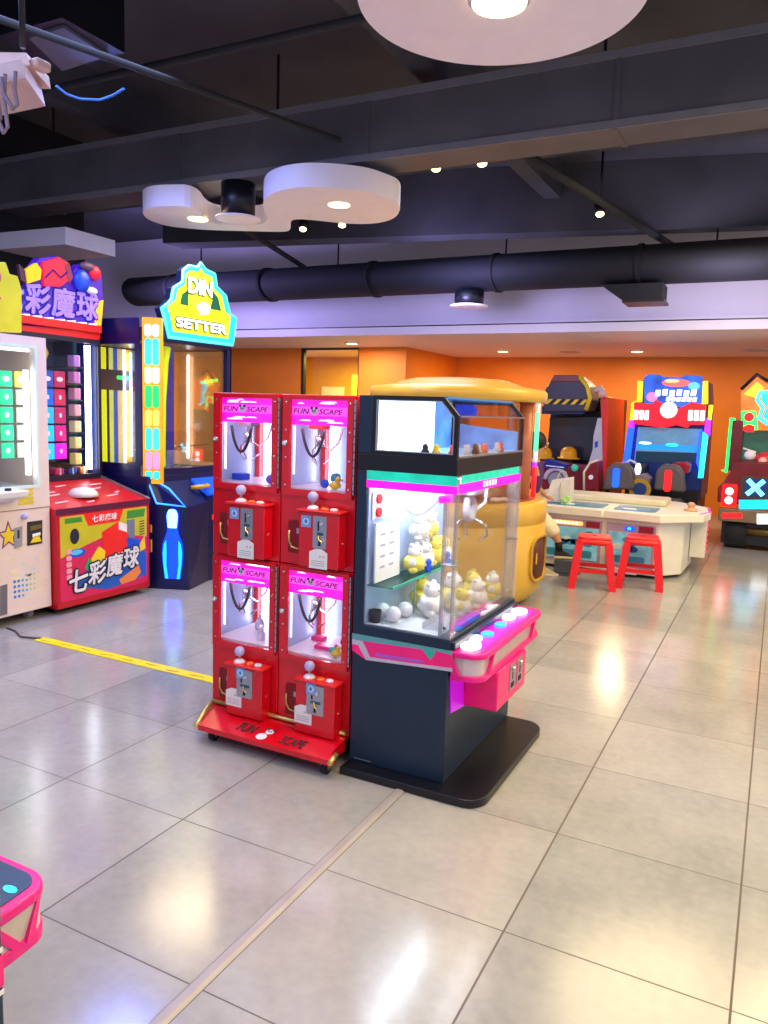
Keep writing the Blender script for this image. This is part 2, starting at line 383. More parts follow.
for x0, z0, row, colm in units:
    H, W, y0, y1 = .717, .363, 2.70, 3.05
    x1 = x0 + W
    b = B()
    b.box(x0, x1, y0 + .002, y1, z0, z0 + .315, red, .003); b.box(x0, x1, y0 + .002, y1, z0 + H - .018, z0 + H, red, .003)
    for px in (x0, x1 - .02): 
        for py in (y0 + .002, y1 - .02): b.box(px, px + .02, py, py + .02, z0 + .315, z0 + H - .018, red)
    cab = b.build('cabinet', t)
    b = B(); b.box(x0 + .02, x1 - .02, y1 - .012, y1 - .006, z0 + .315, z0 + H - .018, pale)
    b.box(x0 + .004, x0 + .009, y0 + .022, y1 - .02, z0 + .315, z0 + H - .018, pale); b.box(x1 - .009, x1 - .004, y0 + .022, y1 - .02, z0 + .315, z0 + H - .018, pale)
    b.build('inner_panel', cab, 'pale reflective panel')
    b = B(); b.box(x0 + .012, x1 - .012, y0 + .022, y1 - .014, z0 + .316, z0 + .327, white_p); b.build('prize_deck', cab, 'white deck')
    b = B(); b.cyl((x0 + .058, y1 - .032, z0 + .33), (x0 + .058, y1 - .032, z0 + .6), .012, e_tube, n=10); b.box(x0 + .05, x1 - .05, 2.74, 2.76, z0 + .61, z0 + .618, e_white); b.cyl((x0 + .03, y0 + .05, z0 + .38), (x0 + .03, y0 + .05, z0 + .585), .004, e_white_soft, n=8)  # thin second rod paints a reflection as a glowing line
    b.build('light_tube', cab, 'white light tube with its painted reflection')
    b = B(); b.box(x0 + .010, x0 + .034, y1 - .05, y1 - .014, z0 + .328, z0 + .62, red_plate); b.build('corner_post', cab)
    # gantry, hose and claw
    b = B(); cx = x0 + .105 + .01 * colm; cy = 2.815
    b.box(x0 + .02, x1 - .02, cy - .012, cy + .012, z0 + .6, z0 + .615, steel); b.box(cx - .035, cx + .035, cy - .03, cy + .03, z0 + .575, z0 + .612, red_plate if (row, colm) == ('upper', 1) else steel)
    b.cyl((cx, cy, z0 + .535), (cx, cy, z0 + .58), .006, steel, n=8); b.cyl((cx, cy, z0 + .50), (cx, cy, z0 + .545), .02, chrome, n=14)
    for k in range(3):
        a = 2 * PI * k / 3 + .5; ca, sa = math.cos(a), math.sin(a)
        b.tube([(cx + ca * .015, cy + sa * .015, z0 + .505), (cx + ca * .05, cy + sa * .05, z0 + .485), (cx + ca * .052, cy + sa * .052, z0 + .45), (cx + ca * .02, cy + sa * .02, z0 + .425)], .0042, chrome, 6)
    b.build('claw', cab, 'chrome claw')
    b = B(); hp = [(cx - .055 + .11 * k / 12, cy - .05, z0 + .575 - .115 * math.sin(PI * k / 12) ** .7) for k in range(13)]
    b.tube(hp, .0065, cable_m, 8); b.tube([(cx + .02, cy + .06, z0 + .48), (cx + .05, cy + .08, z0 + .52), (cx + .06, cy + .1, z0 + .58)], .006, white_p, 6)
    b.build('hose', cab, 'dark curled hose')
    # marquee behind the top of the window
    b = B(); b.box(x0 + .03, x1 - .03, 2.712, 2.724, z0 + .592, z0 + .698, e_mag)
    for k in range(9):
        u = x0 + .055 + random.random() * .2; w = .03 + random.random() * .07; v = z0 + (.675 + random.random() * .018 if k < 5 else .60 + random.random() * .012)
        b.flat('y', 2.712, [(u, v), (min(u + w, x1 - .035), v), (min(u + w, x1 - .035) - .01, v + .006), (u + .01, v + .006)], mat('sign_white', '#ffd8f6', .4, em=1.2), .0008)
    b.flat('y', 2.712, [(x0 + .04, z0 + .632), (x1 - .035, z0 + .632), (x1 - .035, z0 + .668), (x0 + .04, z0 + .668)], mat('sign_pink', '#f048d0', .4, em=1.0), .001)
    b.text('FUN', 'y', 2.7105, x0 + .050, z0 + .638, x0 + .128, z0 + .660, mat('sign_ink', '#4a1470', .5), .2, .012, .001)
    b.text('SCAPE', 'y', 2.7105, x0 + .176, z0 + .638, x0 + .288, z0 + .660, mat('sign_ink', '#4a1470', .5), .2, .012, .001)
    panda(b, 'y', 2.7105, x0 + .152, z0 + .65, .016)
    b.build('marquee', cab, 'lit magenta name sign')
    # door
    b = B(); b.frame('y', x0 + .012, z0 + .298, x0 + .352, z0 + .712, .038, .028, .026, .016, 2.686, 2.7, red)
    for k in range(4):
        for u in (x0 + .031, x0 + .338): b.cyl((u, 2.686, z0 + .34 + .115 * k), (u, 2.683, z0 + .34 + .115 * k), .004, chrome, n=8)
    d = b.build('door', t)
    b = B(); b.box(x0 + .049, x0 + .325, 2.69, 2.694, z0 + .323, z0 + .697, clear); b.build('window_pane', d, 'clear pane')
    b = B(); b.cyl((x0 + .030, 2.687, z0 + .515), (x0 + .030, 2.674, z0 + .515), .011, chrome, n=16); b.cyl((x0 + .030, 2.675, z0 + .515), (x0 + .030, 2.671, z0 + .515), .006, white_p, n=12); b.build('lock', d, 'round silver lock')
    b = B(); b.box(x0 + .354, x0 + .361, 2.688, 2.702, z0 + .32, z0 + .70, steel)
    for k in range(12): b.cyl((x0 + .3575, 2.688, z0 + .335 + .0315 * k), (x0 + .3575, 2.686, z0 + .335 + .0315 * k), .0028, ink, n=6)
    b.build('hinge', d, 'silver piano hinge')
    # control box
    bx0, bx1 = x0 + .135, x0 + .328
    b = B(); b.box(bx0, bx1, 2.635, 2.7, z0 + .014, z0 + .243, red, .004)
    for zz in (.12,): b.cyl((bx1, 2.668, z0 + zz), (bx1 + .003, 2.668, z0 + zz), .006, chrome, n=10)
    c = b.build('control_box', t)
    b = B(); b.box(bx0 - .006, bx1 + .008, 2.622, 2.70, z0 + .243, z0 + .252, red_plate, .003); b.build('top_plate', c)
    jx = bx0 + .052
    b = B(); b.lathe((jx, 2.66, z0 + .252), [(.026, 0), (.026, .004), (.018, .012), (.007, .016)], white_p, 20); b.cyl((jx, 2.66, z0 + .26), (jx, 2.66, z0 + .29), .005, steel, n=8)
    b.ball((jx, 2.66, z0 + .302), .0225, lav, n=20); b.build('joystick', c, 'pale lavender ball joystick')
    b = B(); b.lathe((bx0 + .108, 2.662, z0 + .252), [(.018, 0), (.018, .005), (.012, .009)], orange_p, 18); b.build('button', c, 'orange button')
    b = B(); b.lathe((bx0 + .152, 2.662, z0 + .252), [(.017, 0), (.017, .005), (.012, .009)], white_p, 18); b.build('button', c, 'white button')
    low = row == 'lower'
    p0, p1, q0, q1 = (bx0 + .058, bx0 + .142, .105, .232) if low else (bx0 + .072, bx0 + .136, .095, .228)
    b = B(); b.flat('y', 2.635, rrect(p0, z0 + q0, p1, z0 + q1, .004), steel, .003)
    b.flat('y', 2.632, rrect(p0 + .022, z0 + q1 - .06, p0 + .03, z0 + q1 - .02, .002), ink, .001); b.flat('y', 2.632, [(p0 + .02, z0 + q1 - .078), (p1 - .015, z0 + q1 - .078), (p1 - .015, z0 + q1 - .066), (p0 + .02, z0 + q1 - .066)], mat('slot_teal', '#1a5470', .4), .001)
    b.cyl(((p0 + p1) / 2 + .01, 2.632, z0 + q1 - .03), ((p0 + p1) / 2 + .01, 2.624, z0 + q1 - .03), .008, chrome, n=14)
    b.tube([((p0 + p1) / 2 - .005, 2.63, z0 + q0 + .055), ((p0 + p1) / 2 + .004, 2.622, z0 + q0 + .04), ((p0 + p1) / 2 + .016, 2.622, z0 + q0 + .03)], .0025, gold, 6)
    b.prism('y', [((p0 + p1) / 2 - .006, z0 + q0 + .012), ((p0 + p1) / 2 + .006, z0 + q0 + .012), ((p0 + p1) / 2, z0 + q0 + .05)], 2.632, 2.628, ink)
    b.build('coin_plate', c, 'silver coin slot plate')
    s0, r0 = (bx0 + .056, .192) if low else (bx0 + .014, .178)
    b = B(); b.flat('y', 2.632 if low else 2.635, [(s0, z0 + r0), (s0 + .046, z0 + r0), (s0 + .046, z0 + r0 + .048), (s0, z0 + r0 + .048)], mat('sticker_blue', '#7fa6dc', .4), .0015)
    b.flat('y', 2.6305 if low else 2.6335, ell(s0 + .023, z0 + r0 + .024, .015, .015, 18), mat('sticker_pale', '#c8e2f4', .4), .0008); b.flat('y', 2.6297 if low else 2.6327, ell(s0 + .023, z0 + r0 + .024, .007, .009, 12), mat('sticker_mid', '#4a7ac8', .4), .0006)
    b.build('emblem_sticker', c, 'pale blue square sticker')
    l0, m0 = (bx0 - .002, .055) if low else (bx0 + .058, .012)
    b = B(); b.flat('y', 2.631 if not low else 2.634, [(l0, z0 + m0), (l0 + .086, z0 + m0), (l0 + .086, z0 + m0 + .068), (l0 + .06, z0 + m0 + .082), (l0 + .03, z0 + m0 + .082), (l0, z0 + m0 + .068)], paper, .0012)
    for k in range(3): b.flat('y', 2.6298 if not low else 2.6328, [(l0 + .01, z0 + m0 + .012 + .009 * k), (l0 + .074, z0 + m0 + .012 + .009 * k), (l0 + .074, z0 + m0 + .015 + .009 * k), (l0 + .01, z0 + m0 + .015 + .009 * k)], mat('print_grey', '#b8b4b4', .6), .0004)
    for k in range(2): b.flat('y', 2.6298 if not low else 2.6328, ell(l0 + .052 + .016 * k, z0 + m0 + .052, .005, .005, 10), mat('print_pink', '#e8a8a0', .6), .0004)
    b.build('paper_label', c, 'white paper label')
    # prize door
    b = B(); b.flat('y', 2.702, rrect(x0 + .042, z0 + .05, x0 + .125, z0 + .19, .01), mat('red_recess', '#8c0412', .5), .004); b.flat('y', 2.698, [(x0 + .085, z0 + .135), (x0 + .122, z0 + .135), (x0 + .122, z0 + .158), (x0 + .085, z0 + .158)], steel, .002)
    b.tube([(x0 + .05, 2.693, z0 + .145), (x0 + .05, 2.693, z0 + .10), (x0 + .066, 2.692, z0 + .075), (x0 + .125, 2.692, z0 + .068)], .0045, gold, 8)
    b.build('prize_hatch', t)
    b = B(); b.cyl((x0 + .115, 2.70, z0 + .236), (x0 + .115, 2.694, z0 + .236), .006, chrome, n=10); b.build('screw', cab)

# small prizes lying on the decks
def prize(name, label, f):
    b = B(); f(b); return solo(b, name, label, 'toy', 'small prizes in the red claw machine')
d_up, d_lo = .815 + .327, .095 + .327
prize('toy_gem', 'dark blue faceted toy on the deck of the upper claw window beside the crane machine', lambda b: b.ball((-1.70, 2.78, d_up + .02), .02, blue_p, n=8))
prize('toy_duck', 'yellow toy on the deck of the upper claw window beside the crane machine', lambda b: (b.ball((-1.64, 2.765, d_up + .017), .022, yellow_p, 1.3, 1, .75), b.ball((-1.625, 2.765, d_up + .043), .013, yellow_p), b.cyl((-1.615, 2.76, d_up + .043), (-1.60, 2.757, d_up + .042), .004, orange_p, n=8)))
prize('toy_ball', 'teal toy ball at the back of the upper claw window beside the crane machine', lambda b: b.ball((-1.76, 2.97, d_up + .026), .026, mat('teal_ball', '#3aa0b4', .3)))
prize('toy_ball', 'purple toy ball in the corner of the upper claw window away from the crane machine', lambda b: b.ball((-1.965, 2.76, d_up + .022), .022, mat('purple_ball', '#7a4ae0', .3)))
prize('toy_box', 'blue toy box in the upper claw window away from the crane machine', lambda b: b.box(-2.21, -2.15, 2.8, 2.86, d_up, d_up + .03, blue_p, .004))
prize('toy_figure', 'clear white toy bottle standing deep in the lower claw window away from the crane machine', lambda b: b.lathe((-2.13, 2.92, d_lo), [(.02, 0), (.024, .02), (.02, .04), (.008, .055), (.007, .075)], mat('frosted_plastic', '#cfd6ea', .2), 16))
prize('toy_figure', 'pale toy figure near the glass of the lower claw window away from the crane machine', lambda b: b.lathe((-2.02, 2.78, d_lo), [(.018, 0), (.02, .03), (.009, .042), (.014, .055), (.008, .07)], white_p, 16))
prize('toy_box', 'flat pink toy packet lying under the claw in the lower window beside the crane machine', lambda b: b.box(-1.75, -1.66, 2.80, 2.86, d_lo, d_lo + .02, pink_p, .004))
prize('toy_box', 'flat pink toy packet at the back of the lower window beside the crane machine', lambda b: b.box(-1.83, -1.77, 2.90, 2.95, d_lo, d_lo + .02, pink_p, .004))
prize('toy_car', 'small red toy car by the tube light in the lower window beside the crane machine', lambda b: (b.box(-1.69, -1.64, 2.93, 2.96, d_lo + .006, d_lo + .022, red_plate, .004), b.box(-1.68, -1.65, 2.933, 2.957, d_lo + .022, d_lo + .034, red_plate, .004), b.cyl((-1.68, 2.926, d_lo + .008), (-1.68, 2.964, d_lo + .008), .008, rubber, n=12), b.cyl((-1.65, 2.926, d_lo + .008), (-1.65, 2.964, d_lo + .008), .008, rubber, n=12)))
prize('toy_gem', 'teal faceted toy on the deck of the lower window beside the crane machine', lambda b: b.ball((-1.645, 2.79, d_lo + .016), .017, teal_p, 1.2, 1, .9, n=8))
prize('toy_duck', 'yellow toy near the glass of the lower window beside the crane machine', lambda b: (b.ball((-1.605, 2.75, d_lo + .018), .02, yellow_p, 1.2, 1, .8), b.ball((-1.595, 2.75, d_lo + .042), .012, yellow_p)))

# ------------------------------------------------------------------ dark two-player crane machine
t = thing('crane_machine', (-1.26, 3.06, 0), 'dark navy crane machine with magenta button shelf and bright glass prize case', 'arcade machine')
X0, X1, Y0, Y1 = -1.476, -1.055, 2.66, 3.47
e_case = mat('led_case', '#eaf4ff', .4, em=60, var=0)
b = B(); b.prism('z', [(X0, 2.582), (-.96, 2.582)] + ell(-.955, 2.672, .085, .09, 8, -90, 0) + ell(-.955, 3.37, .085, .09, 8, 0, 90) + [(X0, 3.46)], .002, .034, mat('base_black', '#090c16', .35, var=.1), .005)
b.build('base_plate', t, 'black base plate with rounded corners')
b = B(); b.box(X0, X1, Y0, Y1, .034, .575, navy, .003); b.flat('y', Y0, [(X0 + .02, .044), (X0 + .1, .044), (X0 + .1, .048), (X0 + .02, .048)], steel, .001)
body = b.build('lower_cabinet', t)
b = B(); b.box(X0, X1 + .004, Y0 - .004, Y1, .575, .618, navy, .004); b.box(X1 - .004, X1 + .022, Y0 + .01, Y1 - .01, .575, .605, mat('sill_dark', '#1c2c4c', .25), .004)
b.build('sill', t)
b = B(); b.box(X0, X0 + .044, Y0 - .002, Y1, .618, 1.243, navy, .002); b.build('side_panel', t)
# coloured stripe on the side
pk = mat('stripe_pink', '#ff2080', .35)
b = B()
b.flat('y', Y0, [(-1.479, 0.575), (-1.04, 0.576), (-1.039, 0.552), (-1.478, 0.55)], mat('stripe_teal', '#5fa6a8', .35), .0015)
b.flat('y', Y0, [(-1.478, 0.55), (-1.432, 0.553), (-1.393, 0.489), (-1.171, 0.5), (-1.037, 0.509), (-1.036, 0.494), (-1.179, 0.487), (-1.411, 0.473), (-1.45, 0.529), (-1.478, 0.529)], mat('stripe_silver', '#c9bcd0', .3), .0015)
b.flat('y', Y0, [(-1.478, 0.529), (-1.45, 0.529), (-1.411, 0.473), (-1.477, 0.503)], pk, .0018)
b.flat('y', Y0, [(-1.427, 0.55), (-1.157, 0.56), (-1.13, 0.524), (-1.111, 0.564), (-1.04, 0.56), (-1.037, 0.509), (-1.171, 0.5), (-1.393, 0.489)], pk, .0018)
b.flat('y', Y0, [(-1.366, 0.51), (-1.155, 0.516), (-1.163, 0.506), (-1.375, 0.496)], mat('stripe_mauve', '#b45ad0', .35), .0022)
b.flat('y', Y0, [(-1.161, 0.559), (-1.106, 0.56), (-1.13, 0.524)], teal_p, .0024)
b.build('side_stripe', body, 'pink and teal printed stripe')
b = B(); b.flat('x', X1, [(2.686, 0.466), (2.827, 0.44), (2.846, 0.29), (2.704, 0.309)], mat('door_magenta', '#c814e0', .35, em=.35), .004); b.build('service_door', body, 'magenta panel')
# glass case
b = B(); b.box(X0 + .045, X1, Y0 + .004, Y0 + .009, .618, 1.243, clear); b.build('glass_pane', t, 'clear side pane')
b = B(); b.box(X1 - .006, X1 - .001, Y0 + .01, Y1 - .01, .607, 1.243, clear); b.build('glass_pane', t, 'clear front pane')
b = B(); b.box(X0 + .045, X1, Y1 - .009, Y1 - .004, .618, 1.243, clear); b.build('glass_pane', t, 'clear far pane')
for yy in (Y0 + .002, Y1 - .045):
    b = B(); b.frame('z', X1 - .048, yy, X1 + .003, yy + .043, .006, .006, .006, .006, .61, 1.243, clear2)
    b.box(X1 - .05, X1 + .004, yy, yy + .045, 1.236, 1.243, steel); b.box(X1 - .05, X1 + .004, yy, yy + .045, .9, .903, steel); b.cyl((X1 - .022, yy + .002, .66), (X1 - .022, yy - .004, .66), .007, chrome, n=10)
    b.build('corner_post', t, 'clear acrylic corner post')
b = B(); b.box(X0 + .045, X0 + .051, Y0 + .01, Y1 - .01, .618, 1.243, pale); b.build('inner_panel', t, 'pale inner wall')
b = B(); b.box(X0 + .052, X1 - .05, Y0 + .012, Y1 - .012, .606, .622, mat('deck_white', '#d8dce6', .3)); b.box(X0 + .28, X1 - .05, Y0 + .06, Y0 + .24, .622, .65, clear2); b.build('prize_deck', t, 'white deck')
b = B(); b.box(X0 + .044, X1 + .003, Y0 - .003, Y0 + .005, 1.205, 1.243, e_teal); b.box(X1, X1 + .004, Y0 + .05, Y1 - .05, 1.21, 1.243, e_teal)
b.build('teal_strip', t, 'lit teal strip')
b = B(); b.box(X0 + .044, X1 + .004, Y0 - .004, Y0 + .006, 1.175, 1.206, e_mag); b.box(X1, X1 + .006, Y0 + .03, Y1 - .03, 1.175, 1.212, e_mag)
for k in range(5): b.box(X1 + .006, X1 + .007, Y0 + .28 + k * .035, Y0 + .30 + k * .035, 1.185, 1.207, mat('sign_white', '#ffd8f6', .4, em=1.2))
b.build('magenta_strip', t, 'lit magenta strip')
b = B(); b.cyl((X0 + .1, Y0 + .05, 1.225), (X0 + .1, Y1 - .05, 1.225), .013, e_case, n=8); b.cyl((X1 - .07, Y0 + .06, 1.225), (X1 - .07, Y1 - .06, 1.225), .011, e_case, n=8); b.build('light_tube', t, 'white light tube with its painted reflection')
b = B(); b.cyl((X1 - .045, Y0 + .02, 1.14), (X1 - .05, Y0 + .02, 1.168), .028, mat('lamp_magenta', '#f020d0', .3, em=.8), n=14); b.build('magenta_lamp', t)
b = B(); b.box(X0 + .052, X0 + .165, Y0 + .012, Y1 - .1, .776, .782, glass('shelf_glass', '#bfe4dc')); b.box(X0 + .163, X0 + .167, Y0 + .012, Y1 - .1, .774, .784, teal_p); b.tube([(X0 + .155, Y0 + .25, .622), (X0 + .155, Y0 + .25, .776)], .003, steel, 6); b.build('glass_shelf', t, 'glass shelf')
b = B(); b.box(X0 + .052, X0 + .058, Y0 + .03, Y0 + .12, 1.04, 1.155, white_p, .003)
for zz in (1.07, 1.125): b.cyl((X0 + .058, Y0 + .075, zz), (X0 + .068, Y0 + .075, zz), .02, red_plate, n=16)
b.build('switch_plate', t, 'white plate with two red sockets')
b = B(); b.tube([(X0 + .09 + .24 * k / 14, Y0 + .12, 1.17 - .1 * math.sin(PI * k / 14)) for k in range(15)], .006, white_p, 8); b.build('cable', t, 'white cable')
def claw(cx, cy, zt):
    b = B(); b.box(cx - .04, cx + .04, cy - .05, cy + .05, zt - .01, zt + .05, white_p, .006); b.cyl((cx, cy, zt - .06), (cx, cy, zt), .008, steel, n=8)
    b.tube([(cx, cy + .045 * math.cos(a), zt - .07 + .045 * math.sin(a)) for a in [2 * PI * k / 20 for k in range(20)]], .016, white_p, 8, closed=True)
    for k in range(3):
        a = 2 * PI * k / 3; ca, sa = math.cos(a), math.sin(a)
        b.tube([(cx + ca * .02, cy + sa * .02, zt - .11), (cx + ca * .075, cy + sa * .075, zt - .135), (cx + ca * .085, cy + sa * .085, zt - .18), (cx + ca * .05, cy + sa * .05, zt - .205)], .006, chrome, 8)
    b.tube([(cx - .02, cy + .05, zt), (cx - .03, cy + .14, zt - .1), (cx, cy + .2, zt - .06), (cx, cy + .2, zt + .03)], .007, white_p, 8)
    b.build('claw', t, 'white claw with chrome prongs')
claw(X1 - .11, Y0 + .45, 1.14)
# glass head box
b = B(); b.box(X0, X1 + .003, Y0 - .004, Y1, 1.243, 1.31, black, .003); b.box(X0, X0 + .062, Y0 - .004, Y1, 1.31, 1.535, navy, .003)
prof = [(X0 + .062, 1.31), (X1, 1.31), (X1, 1.468), (X1 - .062, 1.535), (X0 + .062, 1.535)]
pin = [(X0 + .08, 1.322), (X1 - .016, 1.322), (X1 - .016, 1.46), (X1 - .069, 1.519), (X0 + .08, 1.519)]
b.ring('y', prof, pin, Y0 - .004, Y0 + .012, black); b.ring('y', prof, pin, Y1 - .012, Y1, black)
b.box(X0 + .075, X1 - .07, Y0 + .012, Y1 - .012, 1.527, 1.535, glass('lid_glass', '#9fc8f0'))
head = b.build('head_case', t, 'dark framed glass head case')
b = B(); b.ring('y', pin, [(X0 + .084, 1.326), (X1 - .02, 1.326), (X1 - .02, 1.458), (X1 - .071, 1.515), (X0 + .084, 1.515)], Y0 - .007, Y0 - .003, steel); b.box(X1 - .002, X1 + .004, Y0 + .012, Y1 - .004, 1.31, 1.317, steel); b.box(X1 - .002, X1 + .004, Y0 + .01, Y1 - .004, 1.462, 1.468, steel); b.box(X1 - .066, X1 - .056, Y0 + .01, Y1, 1.53, 1.538, mat('trim_blue', '#4a8ad0', .3))
b.build('metal_trim', head, 'silver trim')
b = B(); b.prism('y', pin, Y0 + .002, Y0 + .006, clear); b.box(X1 - .005, X1 - .001, Y0 + .012, Y1 - .012, 1.317, 1.465, clear)
b.hull([(X1 - .004, Y0 + .012, 1.468), (X1, Y0 + .012, 1.468), (X1, Y1 - .012, 1.468), (X1 - .004, Y1 - .012, 1.468), (X1 - .066, Y0 + .012, 1.532), (X1 - .062, Y0 + .012, 1.532), (X1 - .062, Y1 - .012, 1.532), (X1 - .066, Y1 - .012, 1.532)], clear)
b.build('glass_cover', head, 'clear cover')
b = B(); b.box(X0 + .064, X0 + .072, Y0 + .02, Y0 + .58, 1.312, 1.528, mat('head_lit', '#dff2ff', .3, em=2.2, var=.05)); b.box(X0 + .064, X0 + .070, Y0 + .58, Y1 - .02, 1.312, 1.528, mat('head_back', '#6aa4ec', .3, em=.35, var=.3, scale=9)); b.box(X0 + .072, X1 - .02, Y0 + .02, Y1 - .02, 1.31, 1.314, mat('head_floor', '#a8d0f8', .3, em=.25, var=.2, scale=9))
b.prism('y', [(X0 + .08, 1.314), (X1 - .02, 1.314), (X1 - .02, 1.40), (X0 + .08, 1.43)], Y1 - .02, Y1 - .014, mat('head_back', '#6aa4ec', .3))
b.build('lit_panel', head, 'bright white panel')
for k, (px, py, m) in enumerate([(-1.2, 2.69, ink), (-1.155, 2.69, yellow_p), (-1.10, 2.72, red_plate), (-1.09, 2.85, white_p), (-1.085, 2.93, ink), (-1.085, 2.96, white_p), (-1.085, 3.2, white_p), (-1.085, 3.24, red_plate), (-1.09, 3.05, orange_p)]):
    nm = {ink: 'black', yellow_p: 'yellow', red_plate: 'red', white_p: 'white', orange_p: 'orange'}[m]
    b = B(); b.lathe((px, py, 1.3145), [(.014, 0), (.017, .012), (.011, .022), (.012, .032), (.006, .042)], m, 14)
    solo(b, 'toy_figure', ['black toy figure at the glass side of the head case', 'yellow toy figure beside a black one in the head case', 'red toy figure at the chamfered corner of the head case', 'white toy figure nearest the corner on the long side of the head case', 'black toy figure on the long side of the head case', 'white toy figure touching a black one in the head case', 'white toy figure near the far end of the head case', 'red toy figure at the far end of the head case', 'orange toy figure midway along the head case'][k], 'toy', 'toys in the glass head case')
# button shelf
zt = .572
out = [(-1.07, 2.665), (-.995, 2.665)] + ell(-.985, 2.735, .07, .07, 8, -90, 0)[1:] + ell(-.985, 3.44, .07, .07, 8, 0, 90) + [(-1.07, 3.51)]
b = B(); b.prism('z', out, .548, zt, magenta_p, .006); sh = b.build('button_shelf', t, 'magenta shelf')
inn = [(X1 + .003, 2.68), (-1.0, 2.68)] + ell(-.99, 2.74, .055, .055, 8, -90, 0)[1:] + ell(-.99, 3.42, .055, .055, 8, 0, 90) + [(X1 + .003, 3.475)]
b = B(); b.prism('z', inn, .475, .548, mat('shelf_skirt', '#d9c8cc', .2, .5)); b.build('skirt', sh, 'silver skirt')
b = B()
o2 = [(X1 + .003, 2.672), (-.997, 2.672)] + ell(-.987, 2.737, .064, .064, 8, -90, 0)[1:] + ell(-.987, 3.43, .064, .064, 8, 0, 90) + [(X1 + .003, 3.49)]
b.prism('z', o2, .455, .478, magenta_p, .004)
for y in (2.76, 3.33): b.hull([(-.933, y, .478), (-.921, y, .478), (-.921, y + .02, .478), (-.933, y + .02, .478), (-.933, y + .05, .55), (-.921, y + .05, .55), (-.921, y + .07, .55), (-.933, y + .07, .55)], magenta_p)
b.hull([(-1.04, 2.662, .478), (-1.01, 2.662, .478), (-1.01, 2.676, .478), (-1.04, 2.676, .478), (-1.052, 2.662, .55), (-1.046, 2.662, .55), (-1.046, 2.676, .55), (-1.052, 2.676, .55)], magenta_p)
b.build('lower_rim', sh)
b = B(); b.flat('z', zt, [(-1.045, 2.73), (-.945, 2.73), (-.945, 3.44), (-1.045, 3.44)], mat('shelf_top', '#e81cd8', .25, em=.25), .001); b.build('top_sheet', sh, 'bright magenta top sheet')
for (yy, xx, rx, ry, m, nm) in [(2.755, -1.0, .038, .055, e_white_soft, 'white'), (2.86, -1.02, .026, .036, e_white_soft, 'white'), (2.945, -1.0, .026, .036, mat('lit_blue_button', '#2aa0f0', .3, em=.9), 'blue'), (3.11, -1.0, .026, .036, mat('lit_blue_button', '#2aa0f0', .3, em=.9), 'blue'), (3.26, -1.01, .028, .05, e_white_soft, 'white'), (3.38, -1.0, .036, .05, e_white_soft, 'white')]:
    b = B(); b.prism('z', ell(xx, yy, rx, ry, 22), zt, zt + .012, m, .003); b.build('lit_button', sh, 'lit ' + nm + ' button')
b = B(); b.box(X1, -.91, 2.84, 3.22, .295, .458, mat('coin_box_pink', '#f8187c', .3), .006); b.box(-1.0, -.96, 2.838, 2.843, .40, .42, red_plate); cb = b.build('coin_box', t, 'bright pink coin box')
for yy in (2.99, 3.09):
    b = B(); b.flat('x', -.91, rrect(yy, .335, yy + .07, .445, .004), steel, .003); b.cyl((-.907, yy + .035, .425), (-.897, yy + .035, .425), .010, chrome, n=12); b.flat('x', -.907, [(yy + .03, .38), (yy + .04, .38), (yy + .04, .41), (yy + .03, .41)], ink, .001); b.flat('x', -.907, [(yy + .015, .345), (yy + .055, .345), (yy + .055, .368), (yy + .015, .368)], ink, .001)
    b.build('coin_plate', cb, 'silver coin plate')
# contents of the glass case
G = 'prizes in the dark crane machine'
for k, (px, py, pz, nm) in enumerate([(-1.40, 2.77, .622, 'white ball standing beside a dark cup in the crane case'), (-1.33, 2.84, .622, 'white ball furthest from the dark cup in the crane case'), (-1.335, 2.74, .622, 'white ball nearest the side glass in the crane case')]):
    b = B(); b.ball((px, py, pz + .035), .032, white_p, n=20); solo(b, 'ball', nm, 'ball', 'white balls in the crane case')
b = B(); b.lathe((-1.40, 2.705, .623), [(.02, 0), (.026, .05), (.024, .05), (.018, .004)], ink, 18); solo(b, 'cup', 'dark cup standing beside a white ball in the crane case', 'cup')
def plush(c, r, body, head, label, seed, group=G):
    rg = random.Random(seed); x, y, z = c
    t2 = thing('plush_toy', (x, y, z), label, 'plush toy', group)
    b = B(); b.ball((x, y, z + r * .92), r, body, 1, 1.05, .85, 18, .05, rg)
    for s in (-1, 1): b.ball((x + .3 * r, y + s * r * .75, z + r * .36), r * .36, body, 1.2, .9, .8, 12, .05, rg)
    b.build('body', t2)
    b = B(); b.ball((x + .12 * r, y, z + r * 2.0), r * .68, head, 1, 1.1, .9, 16, .04, rg)
    for s in (-1, 1): b.ball((x, y + s * r * .5, z + r * 2.55), r * .22, head, n=10)
    for s in (-1, 1): b.ball((x + .74 * r, y + s * r * .25, z + r * 2.1), r * .07, ink, n=8)
    b.build('head', t2)
    for s in (-1, 1):
        b = B(); b.ball((x + .35 * r, y + s * r * .95, z + r * 1.15), r * .3, head, 1.1, .8, 1.3, 10, .05, rg); b.build('arm', t2)
dk = .6235
plush((-1.25, 2.92, dk), .055, white_f, white_f, 'white plush toy with its pile in the middle of the crane deck', 1)
plush((-1.22, 3.08, dk), .06, yellow_f, white_f, 'yellow bodied plush toy with white head on the crane deck', 2)
plush((-1.14, 2.99, dk), .045, white_f, yellow_f, 'white bodied plush toy with yellow head near the front pane', 3)
plush((-1.345, 3.03, dk), .05, yellow_f, yellow_f, 'all yellow plush toy behind the white ones on the crane deck', 4)
plush((-1.13, 3.15, dk), .05, white_f, white_f, 'white plush toy nearest the blue strip at the front pane', 5)
plush((-1.20, 3.27, dk), .052, yellow_f, yellow_f, 'all yellow plush toy in the far half of the crane deck', 6)
plush((-1.14, 3.38, dk), .045, yellow_f, white_f, 'yellow bodied plush toy in the far corner of the crane deck', 7)
